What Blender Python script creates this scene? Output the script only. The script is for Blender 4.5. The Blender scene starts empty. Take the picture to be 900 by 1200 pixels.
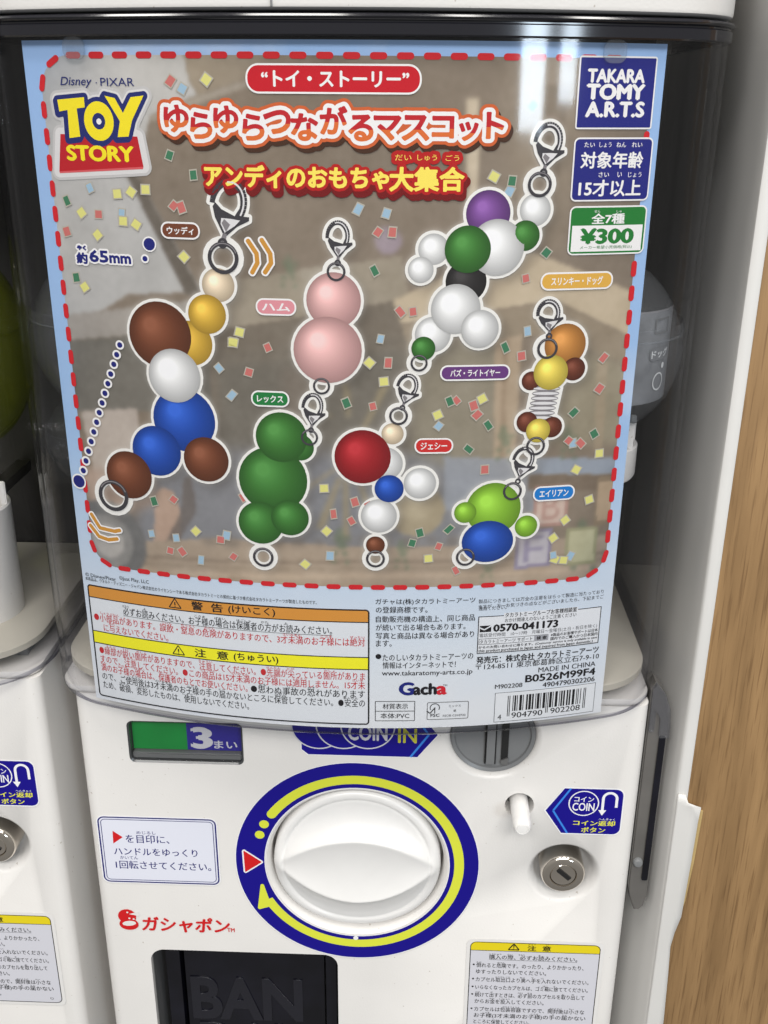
import bpy, bmesh, math, random
import numpy as np
from mathutils import Vector, Matrix
from mathutils.geometry import tessellate_polygon

random.seed(7)
scene = bpy.context.scene
COL = scene.collection

# ------------------------------------------------------------------ camera (recovered from the photograph)
F_PX, PITCH, YAW, ROLL = 1201.87, 0.383946, -0.0329730, 0.00738588
CAM_Y = -0.44                      # metres in front of the lower panel (plane y = 0)
cp, sp, cy_, sy_ = math.cos(PITCH), math.sin(PITCH), math.cos(YAW), math.sin(YAW)
FWD = Vector((sy_*cp, cy_*cp, -sp))
R0 = Vector((cy_, -sy_, 0)); U0 = R0.cross(FWD)
RGT = math.cos(ROLL)*R0 + math.sin(ROLL)*U0
UPV = -math.sin(ROLL)*R0 + math.cos(ROLL)*U0
cam_d = bpy.data.cameras.new('camera'); cam = bpy.data.objects.new('camera', cam_d); COL.objects.link(cam)
cam.matrix_world = Matrix(((RGT.x, UPV.x, -FWD.x, 0), (RGT.y, UPV.y, -FWD.y, CAM_Y), (RGT.z, UPV.z, -FWD.z, 0), (0, 0, 0, 1)))
cam_d.sensor_fit = 'HORIZONTAL'; cam_d.sensor_width = 36; cam_d.lens = F_PX/900*36
cam_d.clip_start = 0.01; cam_d.clip_end = 100
scene.camera = cam

# ------------------------------------------------------------------ world, lamps, exposure
world = bpy.data.worlds.new('World'); scene.world = world; world.use_nodes = True
wn = world.node_tree; bg = wn.nodes['Background']; bg.inputs[1].default_value = 0.30
_tc = wn.nodes.new('ShaderNodeTexCoord'); _sx = wn.nodes.new('ShaderNodeSeparateXYZ'); _mr = wn.nodes.new('ShaderNodeMapRange'); _cr = wn.nodes.new('ShaderNodeValToRGB')
wn.links.new(_tc.outputs['Generated'], _sx.inputs[0]); wn.links.new(_sx.outputs['Z'], _mr.inputs[0]); _mr.inputs[1].default_value = -1; _mr.inputs[2].default_value = 1
for _p, _c in ((0.0, .55), (.40, .35), (.52, .30), (.62, .55), (1.0, 1.15)):
    _e = _cr.color_ramp.elements[0] if _p == 0 else (_cr.color_ramp.elements[1] if _p == 1.0 else _cr.color_ramp.elements.new(_p)); _e.position = _p; _e.color = (_c, _c*.975, _c*.94, 1)
wn.links.new(_mr.outputs[0], _cr.inputs[0]); wn.links.new(_cr.outputs[0], bg.inputs[0])

def lamp(name, loc, target, sx, sy, power, col=(1, .97, .92)):
    d = bpy.data.lights.new(name, 'AREA'); d.shape = 'RECTANGLE'; d.size = sx; d.size_y = sy; d.energy = power; d.color = col
    o = bpy.data.objects.new(name, d); COL.objects.link(o); o.location = loc
    v = Vector(target)-Vector(loc); o.rotation_euler = v.to_track_quat('-Z', 'Y').to_euler()
    return o
for lx, ly in ((-1.0, -.55), (-.35, -.8), (.3, -.6), (.95, -.75)):
    lamp('ceiling_lamp', (lx, ly, 1.55), (lx*.7, ly*.9, 0), .32, .32, 6.6)
lamp('ceiling_lamp', (0, -2.3, 1.7), (0, 0, -.25), 2.6, .6, 66.0, (1, .98, .95))
lamp('shop_window', (1.42, -2.9, .25), (0, 0, 0), .22, .7, 11.0, (.75, .88, 1))
lamp('shop_window', (1.80, -2.9, .2), (0, 0, 0), .16, .42, 4.5, (.75, .88, 1))
scene.view_settings.view_transform = 'Standard'; scene.view_settings.look = 'None'
scene.view_settings.exposure = 0.17; scene.view_settings.gamma = 1
scene.cycles.max_bounces = 12; scene.cycles.transparent_max_bounces = 24
scene.cycles.use_denoising = True
scene.cycles.caustics_reflective = False; scene.cycles.caustics_refractive = False

# ------------------------------------------------------------------ small maths: photograph pixel -> real surface
def ray(px, py): return FWD*F_PX + float(px-450)*RGT + float(600-py)*UPV
def on_y(px, py, y=0.0):
    d = ray(px, py); t = (y-CAM_Y)/d.y; return d.x*t, d.z*t
XC = -0.0295                 # centre of the clear cover
COVER_R, COVER_FRONT = 0.40, -0.034
HALF_W, CORNER_R = 0.152, 0.040
POSTER_R = 0.3965            # paper card sits just inside the clear front
YCEN = COVER_FRONT + COVER_R

def poster_uv(px, py):
    d = ray(px, py)
    ax, ay = -XC, CAM_Y-YCEN
    A = d.x**2+d.y**2; B = 2*(ax*d.x+ay*d.y); C = ax*ax+ay*ay-POSTER_R**2
    t = (-B-math.sqrt(B*B-4*A*C))/(2*A)
    x, y, z = d.x*t, CAM_Y+d.y*t, d.z*t
    return POSTER_R*math.atan2(x-XC, YCEN-y), z
def panel_uv(px, py): return on_y(px, py, 0.0)
def poster_map(u, v, w):
    a = u/POSTER_R; r = POSTER_R+w
    return (XC+r*math.sin(a), YCEN-r*math.cos(a), v)

# ------------------------------------------------------------------ materials
MATS = {}
def mat(name, col, rough=.5, metal=0, spec=.5, noise=0, nscale=60, bump=0, bscale=300, coat=0, trans=0, emit=None):
    if name in MATS: return MATS[name]
    m = bpy.data.materials.new(name); m.use_nodes = True; nt = m.node_tree; b = nt.nodes['Principled BSDF']
    c = tuple(col)+(1,)
    b.inputs['Base Color'].default_value = c; b.inputs['Roughness'].default_value = rough; b.inputs['Metallic'].default_value = metal
    b.inputs['Specular IOR Level'].default_value = spec; b.inputs['Coat Weight'].default_value = coat
    m.diffuse_color = c
    tc = nt.nodes.new('ShaderNodeTexCoord')
    if noise:
        n = nt.nodes.new('ShaderNodeTexNoise'); n.inputs['Scale'].default_value = nscale; n.inputs['Detail'].default_value = 4
        r = nt.nodes.new('ShaderNodeValToRGB'); r.color_ramp.elements[0].position = .3; r.color_ramp.elements[1].position = .7
        r.color_ramp.elements[0].color = tuple(max(0, v*(1-noise)) for v in col)+(1,); r.color_ramp.elements[1].color = tuple(min(1, v*(1+noise*.5)) for v in col)+(1,)
        nt.links.new(tc.outputs['Object'], n.inputs['Vector']); nt.links.new(n.outputs['Fac'], r.inputs['Fac']); nt.links.new(r.outputs['Color'], b.inputs['Base Color'])
    if bump:
        n2 = nt.nodes.new('ShaderNodeTexNoise'); n2.inputs['Scale'].default_value = bscale; n2.inputs['Detail'].default_value = 3
        bp = nt.nodes.new('ShaderNodeBump'); bp.inputs['Strength'].default_value = bump; bp.inputs['Distance'].default_value = .0006
        nt.links.new(tc.outputs['Object'], n2.inputs['Vector']); nt.links.new(n2.outputs['Fac'], bp.inputs['Height']); nt.links.new(bp.outputs['Normal'], b.inputs['Normal'])
    MATS[name] = m; return m
def srgb(r, g, b):
    f = lambda c: (c/255/12.92 if c/255 <= .04045 else ((c/255+.055)/1.055)**2.4)
    return (f(r), f(g), f(b))
def ink(r, g, b, rough=.6): return mat('ink_%d_%d_%d' % (r, g, b), srgb(r, g, b), rough, spec=.1)
def vinyl(r, g, b): return mat('vinyl_%d_%d_%d' % (r, g, b), srgb(r, g, b), .32, spec=.4)

M_WHITE = mat('white_plastic', (.78, .76, .735), .33, noise=.03, nscale=25, bump=.12, bscale=900)
_nt = M_WHITE.node_tree; _b = _nt.nodes['Principled BSDF']; _src = _b.inputs['Base Color'].links[0].from_socket
_n = _nt.nodes.new('ShaderNodeTexNoise'); _n.inputs['Scale'].default_value = 420; _n.inputs['Detail'].default_value = 1; _t = [n for n in _nt.nodes if n.type == 'TEX_COORD'][0]; _nt.links.new(_t.outputs['Object'], _n.inputs['Vector'])
_r = _nt.nodes.new('ShaderNodeValToRGB'); _r.color_ramp.elements[0].position = .735; _r.color_ramp.elements[0].color = (1, 1, 1, 1); _r.color_ramp.elements[1].position = .80; _r.color_ramp.elements[1].color = (.62, .57, .52, 1); _nt.links.new(_n.outputs['Fac'], _r.inputs[0])
_x = _nt.nodes.new('ShaderNodeMix'); _x.data_type = 'RGBA'; _x.blend_type = 'MULTIPLY'; _x.inputs[0].default_value = .8; _nt.links.new(_src, _x.inputs[6]); _nt.links.new(_r.outputs[0], _x.inputs[7]); _nt.links.new(_x.outputs[2], _b.inputs['Base Color'])
M_KNOB = mat('knob_plastic', (.80, .79, .775), .30, noise=.02, nscale=80, bump=.03, bscale=500, coat=.1)
M_DARK = mat('dark_interior', (.018, .0165, .016), .45, noise=.5, nscale=20)
M_NAVY = mat('smoked_door', (.006, .006, .011), .16, noise=.5, nscale=40, bump=.05, bscale=60)
M_BLACK = mat('black_gap', (.01, .01, .01), .6)
M_GREY = mat('grey_plastic', (.19, .195, .2), .35, noise=.06, nscale=60)
M_CHROME = mat('chrome', (.80, .74, .66), .06, 1)
M_TRAY = mat('beige_tray', (.50, .47, .40), .5, noise=.06, nscale=30)
M_BOARDWHITE = mat('white_film', (.66, .65, .63), .45, noise=.04, nscale=12, bump=.2, bscale=40)
M_RIM = mat('smoked_rim', (.012, .012, .016), .10, spec=.6)

def clear(name, tint, ior=1.46, rough=.03, facing=None, milky=0):
    m = bpy.data.materials.new(name); m.use_nodes = True; nt = m.node_tree; nt.nodes.clear()
    out = nt.nodes.new('ShaderNodeOutputMaterial'); mix = nt.nodes.new('ShaderNodeMixShader')
    tr = nt.nodes.new('ShaderNodeBsdfTransparent'); gl = nt.nodes.new('ShaderNodeBsdfGlossy')
    lf = nt.nodes.new('ShaderNodeLayerWeight'); lf.inputs['Blend'].default_value = .5
    pw = nt.nodes.new('ShaderNodeMath'); pw.operation = 'POWER'; pw.inputs[1].default_value = 5
    nt.links.new(lf.outputs['Facing'], pw.inputs[0])
    fr = nt.nodes.new('ShaderNodeMath'); fr.operation = 'MULTIPLY_ADD'; fr.inputs[1].default_value = .75; fr.inputs[2].default_value = ((ior-1)/(ior+1))**2
    nt.links.new(pw.outputs[0], fr.inputs[0])
    gl.inputs['Roughness'].default_value = rough; tr.inputs['Color'].default_value = tuple(tint)+(1,)
    if facing:
        lw = nt.nodes.new('ShaderNodeLayerWeight'); lw.inputs['Blend'].default_value = .35
        mc = nt.nodes.new('ShaderNodeMix'); mc.data_type = 'RGBA'; mc.inputs[6].default_value = tuple(tint)+(1,); mc.inputs[7].default_value = tuple(facing)+(1,)
        nt.links.new(lw.outputs['Facing'], mc.inputs[0]); nt.links.new(mc.outputs[2], tr.inputs['Color'])
    n = nt.nodes.new('ShaderNodeTexNoise'); n.inputs['Scale'].default_value = 18; n.inputs['Detail'].default_value = 2
    b = nt.nodes.new('ShaderNodeBump'); b.inputs['Strength'].default_value = .06; b.inputs['Distance'].default_value = .001
    tc = nt.nodes.new('ShaderNodeTexCoord')
    nt.links.new(tc.outputs['Object'], n.inputs['Vector']); nt.links.new(n.outputs['Fac'], b.inputs['Height']); nt.links.new(b.outputs['Normal'], gl.inputs['Normal'])
    body = tr.outputs[0]
    if milky:
        df = nt.nodes.new('ShaderNodeBsdfDiffuse'); df.inputs['Color'].default_value = (.8*tint[0]/max(tint), .82*tint[1]/max(tint), .84*tint[2]/max(tint), 1); m2 = nt.nodes.new('ShaderNodeMixShader'); m2.inputs[0].default_value = milky
        nt.links.new(tr.outputs[0], m2.inputs[1]); nt.links.new(df.outputs[0], m2.inputs[2]); body = m2.outputs[0]
    nt.links.new(fr.outputs[0], mix.inputs[0]); nt.links.new(body, mix.inputs[1]); nt.links.new(gl.outputs[0], mix.inputs[2]); nt.links.new(mix.outputs[0], out.inputs[0])
    MATS[name] = m; return m
M_COVER = clear('clear_cover', (.985, .985, .988), ior=1.36, rough=.06, facing=(.86, .86, .88), milky=.0015)
M_COVEREDGE = clear('smoky_edge', (.74, .74, .78), rough=.08, facing=(.5, .5, .55))
M_CAPS = clear('clear_capsule', (.93, .95, .96), ior=1.52, rough=.05, facing=(.76, .78, .80), milky=.06)
M_LIME = clear('lime_capsule', (.62, .66, .10), rough=.08, facing=(.5, .54, .08), milky=.05)
M_HOOK = clear('clear_hook', (.80, .82, .84), rough=.05)
M_BRACKET = clear('smoky_bracket', (.80, .80, .82), rough=.08, milky=.04)
M_LETTER = mat('letter_plastic', (.014, .014, .020), .18)
M_FROST = mat('frosted_plastic', (.20, .20, .20), .4)

def wood_mat():
    m = bpy.data.materials.new('oak_veneer'); m.use_nodes = True; nt = m.node_tree; b = nt.nodes['Principled BSDF']
    tc = nt.nodes.new('ShaderNodeTexCoord')
    mp = nt.nodes.new('ShaderNodeMapping'); mp.inputs['Scale'].default_value = (1, 1, .07); mp.inputs['Rotation'].default_value = (0, math.radians(4), 0)
    nt.links.new(tc.outputs['Object'], mp.inputs['Vector'])
    warp = nt.nodes.new('ShaderNodeTexNoise'); warp.inputs['Scale'].default_value = 14; warp.inputs['Detail'].default_value = 3
    nt.links.new(mp.outputs['Vector'], warp.inputs['Vector'])
    big = nt.nodes.new('ShaderNodeTexNoise'); big.inputs['Scale'].default_value = 120; big.inputs['Detail'].default_value = 5; big.inputs['Distortion'].default_value = .6
    nt.links.new(mp.outputs['Vector'], big.inputs['Vector'])
    fine = nt.nodes.new('ShaderNodeTexNoise'); fine.inputs['Scale'].default_value = 800; fine.inputs['Detail'].default_value = 6
    mp2 = nt.nodes.new('ShaderNodeMapping'); mp2.inputs['Scale'].default_value = (1, 1, .035); mp2.inputs['Rotation'].default_value = (0, math.radians(5), 0)
    nt.links.new(tc.outputs['Object'], mp2.inputs['Vector']); nt.links.new(mp2.outputs['Vector'], fine.inputs['Vector'])
    r1 = nt.nodes.new('ShaderNodeValToRGB'); e = r1.color_ramp.elements
    e[0].position = .28; e[0].color = srgb(130, 101, 66)+(1,); e[1].position = .72; e[1].color = srgb(164, 131, 90)+(1,)
    nt.links.new(big.outputs['Fac'], r1.inputs['Fac'])
    r2 = nt.nodes.new('ShaderNodeValToRGB'); e = r2.color_ramp.elements
    e[0].position = .33; e[0].color = (.55, .49, .43, 1); e[1].position = .47; e[1].color = (1, 1, 1, 1)
    nt.links.new(fine.outputs['Fac'], r2.inputs['Fac'])
    r3 = nt.nodes.new('ShaderNodeValToRGB'); e = r3.color_ramp.elements
    e[0].position = .3; e[0].color = (.88, .86, .83, 1); e[1].position = .65; e[1].color = (1.05, 1.05, 1.05, 1)
    nt.links.new(warp.outputs['Fac'], r3.inputs['Fac'])
    mx = nt.nodes.new('ShaderNodeMix'); mx.data_type = 'RGBA'; mx.blend_type = 'MULTIPLY'; mx.inputs[0].default_value = .75
    nt.links.new(r1.outputs['Color'], mx.inputs[6]); nt.links.new(r2.outputs['Color'], mx.inputs[7])
    mx2 = nt.nodes.new('ShaderNodeMix'); mx2.data_type = 'RGBA'; mx2.blend_type = 'MULTIPLY'; mx2.inputs[0].default_value = 1
    nt.links.new(mx.outputs[2], mx2.inputs[6]); nt.links.new(r3.outputs['Color'], mx2.inputs[7])
    nt.links.new(mx2.outputs[2], b.inputs['Base Color'])
    bp = nt.nodes.new('ShaderNodeBump'); bp.inputs['Strength'].default_value = .25; bp.inputs['Distance'].default_value = .0005
    nt.links.new(fine.outputs['Fac'], bp.inputs['Height']); nt.links.new(bp.outputs['Normal'], b.inputs['Normal'])
    b.inputs['Roughness'].default_value = .5
    return m
M_WOOD = wood_mat()

def ramp_ink(name, stops, axis='Z', lo=0, hi=1, noise=0, nscale=40, cloud=None, rough=.5):
    """printed colour that runs along an axis of the sheet, with optional printed clouds"""
    m = bpy.data.materials.new(name); m.use_nodes = True; nt = m.node_tree; b = nt.nodes['Principled BSDF']; b.inputs['Roughness'].default_value = rough; b.inputs['Specular IOR Level'].default_value = .25
    tc = nt.nodes.new('ShaderNodeTexCoord'); sx = nt.nodes.new('ShaderNodeSeparateXYZ'); nt.links.new(tc.outputs['Object'], sx.inputs[0])
    mr = nt.nodes.new('ShaderNodeMapRange'); mr.inputs[1].default_value = lo; mr.inputs[2].default_value = hi
    nt.links.new(sx.outputs[axis], mr.inputs[0])
    r = nt.nodes.new('ShaderNodeValToRGB'); els = r.color_ramp.elements
    while len(els) < len(stops): els.new(.5)
    for el, (p, c) in zip(els, stops): el.position = p; el.color = srgb(*c)+(1,)
    nt.links.new(mr.outputs[0], r.inputs[0]); last = r.outputs['Color']
    if cloud:
        n = nt.nodes.new('ShaderNodeTexNoise'); n.inputs['Scale'].default_value = cloud; n.inputs['Detail'].default_value = 5
        nt.links.new(tc.outputs['Object'], n.inputs['Vector'])
        rc = nt.nodes.new('ShaderNodeValToRGB'); rc.color_ramp.elements[0].position = .52; rc.color_ramp.elements[1].position = .68
        rc.color_ramp.elements[0].color = (0, 0, 0, 1); rc.color_ramp.elements[1].color = (.55, .55, .55, 1)
        nt.links.new(n.outputs['Fac'], rc.inputs[0])
        mx = nt.nodes.new('ShaderNodeMix'); mx.data_type = 'RGBA'; mx.inputs[7].default_value = srgb(214, 224, 236)+(1,)
        nt.links.new(rc.outputs['Color'], mx.inputs[0]); nt.links.new(last, mx.inputs[6]); last = mx.outputs[2]
    if noise:
        n = nt.nodes.new('ShaderNodeTexNoise'); n.inputs['Scale'].default_value = nscale; n.inputs['Detail'].default_value = 4
        nt.links.new(tc.outputs['Object'], n.inputs['Vector'])
        rc = nt.nodes.new('ShaderNodeValToRGB'); rc.color_ramp.elements[0].position = .3; rc.color_ramp.elements[1].position = .7
        rc.color_ramp.elements[0].color = (1-noise,)*3+(1,); rc.color_ramp.elements[1].color = (1+noise,)*3+(1,)
        nt.links.new(n.outputs['Fac'], rc.inputs[0])
        mx = nt.nodes.new('ShaderNodeMix'); mx.data_type = 'RGBA'; mx.blend_type = 'MULTIPLY'; mx.inputs[0].default_value = 1
        nt.links.new(last, mx.inputs[6]); nt.links.new(rc.outputs['Color'], mx.inputs[7]); last = mx.outputs[2]
    nt.links.new(last, b.inputs['Base Color'])
    n3 = nt.nodes.new('ShaderNodeTexNoise'); n3.inputs['Scale'].default_value = 22; n3.inputs['Detail'].default_value = 1
    bp = nt.nodes.new('ShaderNodeBump'); bp.inputs['Strength'].default_value = .15; bp.inputs['Distance'].default_value = .002
    nt.links.new(tc.outputs['Object'], n3.inputs['Vector']); nt.links.new(n3.outputs['Fac'], bp.inputs['Height']); nt.links.new(bp.outputs['Normal'], b.inputs['Normal'])
    return m

# ------------------------------------------------------------------ object helpers
def origin(o):
    p = Vector((0, 0, 0))
    while o: p = p + o.location; o = o.parent
    return p
def link_mesh(name, me, parent=None, loc=None):
    """me has world coordinates; becomes a child of parent (or a top-level object with its origin at loc)"""
    o = bpy.data.objects.new(name, me); COL.objects.link(o)
    base = origin(parent) if parent else Vector(loc or (0, 0, 0))
    me.transform(Matrix.Translation(-base))
    if parent: o.parent = parent
    else: o.location = base
    return o
def thing(name, label, cat, loc, group=None):
    o = bpy.data.objects.new(name, None); COL.objects.link(o); o.location = loc; o.empty_display_size = .05
    o['label'] = label; o['category'] = cat
    if group: o['group'] = group
    return o
def tag(o, label, cat, group=None):
    o['label'] = label; o['category'] = cat
    if group: o['group'] = group
    return o
def mesh_from(name, verts, faces, mats, idx=None, smooth=False, angle=None):
    me = bpy.data.meshes.new(name); me.from_pydata([tuple(v) for v in verts], [], faces)
    for m in mats: me.materials.append(m)
    if idx: me.polygons.foreach_set('material_index', idx)
    if smooth: me.polygons.foreach_set('use_smooth', [True]*len(me.polygons))
    me.update()
    if angle: me.set_sharp_from_angle(angle=math.radians(angle))
    return me
def bm_mesh(name, bm, mats, smooth=False, angle=None, recalc=True):
    if recalc: bmesh.ops.recalc_face_normals(bm, faces=bm.faces)
    me = bpy.data.meshes.new(name); bm.to_mesh(me); bm.free()
    for m in mats: me.materials.append(m)
    if smooth: me.polygons.foreach_set('use_smooth', [True]*len(me.polygons))
    if angle: me.set_sharp_from_angle(angle=math.radians(angle))
    return me
def box_bm(bm, x0, x1, y0, y1, z0, z1, mi=0):
    vs = [bm.verts.new(p) for p in ((x0, y0, z0), (x1, y0, z0), (x1, y1, z0), (x0, y1, z0), (x0, y0, z1), (x1, y0, z1), (x1, y1, z1), (x0, y1, z1))]
    for f in ((0, 3, 2, 1), (4, 5, 6, 7), (0, 1, 5, 4), (1, 2, 6, 5), (2, 3, 7, 6), (3, 0, 4, 7)):
        bm.faces.new([vs[i] for i in f]).material_index = mi
def lathe_bm(bm, cx, cz, prof, n=64, sx=1, sz=1, cap0=True, cap1=True, mi=0):
    """prof: (radius, y) pairs; axis along y"""
    rings = []
    for r, y in prof:
        rings.append([bm.verts.new((cx+sx*r*math.cos(2*math.pi*i/n), y, cz+sz*r*math.sin(2*math.pi*i/n))) for i in range(n)])
    for a, b in zip(rings, rings[1:]):
        for i in range(n): bm.faces.new((a[i], a[(i+1) % n], b[(i+1) % n], b[i])).material_index = mi
    if cap0: bm.faces.new(rings[0]).material_index = mi
    if cap1: bm.faces.new(rings[-1]).material_index = mi
def lathe_z_bm(bm, cx, cy, prof, n=48, cap0=True, cap1=True, mi=0):
    rings = []
    for r, z in prof:
        rings.append([bm.verts.new((cx+r*math.cos(2*math.pi*i/n), cy+r*math.sin(2*math.pi*i/n), z)) for i in range(n)])
    for a, b in zip(rings, rings[1:]):
        for i in range(n): bm.faces.new((a[i], a[(i+1) % n], b[(i+1) % n], b[i])).material_index = mi
    if cap0: bm.faces.new(rings[0]).material_index = mi
    if cap1: bm.faces.new(rings[-1]).material_index = mi
def rrect_pts(x0, x1, z0, z1, r, n=6):
    pts = []
    for cx, cz, a0 in ((x1-r, z1-r, 0), (x0+r, z1-r, 90), (x0+r, z0+r, 180), (x1-r, z0+r, 270)):
        for i in range(n+1):
            a = math.radians(a0+90*i/n); pts.append((cx+r*math.cos(a), cz+r*math.sin(a)))
    return pts
def prism_y(bm, pts, y0, y1, mi=0, caps=True):
    a = [bm.verts.new((x, y0, z)) for x, z in pts]; b = [bm.verts.new((x, y1, z)) for x, z in pts]; n = len(pts)
    for i in range(n): bm.faces.new((a[i], a[(i+1) % n], b[(i+1) % n], b[i])).material_index = mi
    if caps: bm.faces.new(a).material_index = mi; bm.faces.new(b).material_index = mi
def loft_plan(bm, rings, mi=0, cap0=False, cap1=False, closed=True):
    """rings: lists of (x,y,z) with equal counts"""
    vs = [[bm.verts.new(p) for p in r] for r in rings]; n = len(vs[0])
    for a, b in zip(vs, vs[1:]):
        for i in range(n if closed else n-1): bm.faces.new((a[i], a[(i+1) % n], b[(i+1) % n], b[i])).material_index = mi
    if cap0: bm.faces.new(vs[0]).material_index = mi
    if cap1: bm.faces.new(vs[-1]).material_index = mi

# ------------------------------------------------------------------ flat printing: text and shapes as thin inked geometry
_glyph = {}
def text_tris(s, bold=0.0, res=3, shear=0.0):
    key = (s, res, shear)
    if key in _glyph: return _glyph[key]
    c = bpy.data.curves.new('lettering', 'FONT'); c.body = s; c.size = 1; c.resolution_u = res; c.fill_mode = 'FRONT'; c.shear = shear
    o = bpy.data.objects.new('lettering', c); COL.objects.link(o)
    dg = bpy.context.evaluated_depsgraph_get(); dg.update(); e = o.evaluated_get(dg); me = e.to_mesh()
    me.calc_loop_triangles()
    co = np.zeros(len(me.vertices)*3); me.vertices.foreach_get('co', co); co = co.reshape(-1, 3)
    ti = np.zeros(len(me.loop_triangles)*3, dtype=np.int32); me.loop_triangles.foreach_get('vertices', ti)
    tris = co[ti.reshape(-1, 3)][:, :, :2].copy()
    e.to_mesh_clear(); bpy.data.objects.remove(o); bpy.data.curves.remove(c)
    _glyph[key] = tris; return tris
def bbox(tr): return tr[:, :, 0].min(), tr[:, :, 0].max(), tr[:, :, 1].min(), tr[:, :, 1].max()
def advances(s):
    return [(.58 if ord(ch) < 256 else 1.0)*(.5 if ch == ' ' else 1) for ch in s]

def dilate(tris, r, cell):
    """outline a set of triangles grown by r; returns small convex polygons (no overlaps)"""
    x0, x1, y0, y1 = bbox(tris); pad = r+2*cell
    nx = int((x1-x0+2*pad)/cell)+2; ny = int((y1-y0+2*pad)/cell)+2; ox, oy = x0-pad, y0-pad
    Fd = np.full((ny, nx), 1e3)
    for t in tris:
        i0 = max(0, int((t[:, 0].min()-pad-ox)/cell)); i1 = min(nx, int((t[:, 0].max()+pad-ox)/cell)+2)
        j0 = max(0, int((t[:, 1].min()-pad-oy)/cell)); j1 = min(ny, int((t[:, 1].max()+pad-oy)/cell)+2)
        X, Y = np.meshgrid(ox+np.arange(i0, i1)*cell, oy+np.arange(j0, j1)*cell)
        d = np.full(X.shape, 1e3); s = []
        for k in range(3):
            a = t[k]; b = t[(k+1) % 3]; e = b-a; L = max(1e-18, e[0]**2+e[1]**2)
            px, py = X-a[0], Y-a[1]; h = np.clip((px*e[0]+py*e[1])/L, 0, 1)
            d = np.minimum(d, np.hypot(px-h*e[0], py-h*e[1])); s.append(e[0]*py-e[1]*px)
        ins = ((s[0] >= 0) & (s[1] >= 0) & (s[2] >= 0)) | ((s[0] <= 0) & (s[1] <= 0) & (s[2] <= 0))
        d[ins] = -r*.5-cell
        Fd[j0:j1, i0:i1] = np.minimum(Fd[j0:j1, i0:i1], d)
    G = Fd-r; polys = []
    for j in range(ny-1):
        i = 0
        row0, row1 = G[j], G[j+1]
        while i < nx-1:
            c = (row0[i], row0[i+1], row1[i+1], row1[i])
            neg = sum(v < 0 for v in c)
            if neg == 0: i += 1; continue
            if neg == 4:
                k = i
                while k < nx-1 and row0[k+1] < 0 and row1[k+1] < 0: k += 1
                polys.append([(ox+i*cell, oy+j*cell), (ox+k*cell, oy+j*cell), (ox+k*cell, oy+(j+1)*cell), (ox+i*cell, oy+(j+1)*cell)]); i = k; continue
            cs = [(ox+i*cell, oy+j*cell), (ox+(i+1)*cell, oy+j*cell), (ox+(i+1)*cell, oy+(j+1)*cell), (ox+i*cell, oy+(j+1)*cell)]
            pl = []
            for k in range(4):
                a, b = c[k], c[(k+1) % 4]
                if a < 0: pl.append(cs[k])
                if (a < 0) != (b < 0):
                    f = a/(a-b); pl.append((cs[k][0]+f*(cs[(k+1) % 4][0]-cs[k][0]), cs[k][1]+f*(cs[(k+1) % 4][1]-cs[k][1])))
            if len(pl) > 2: polys.append(pl)
            i += 1
    return polys

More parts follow.
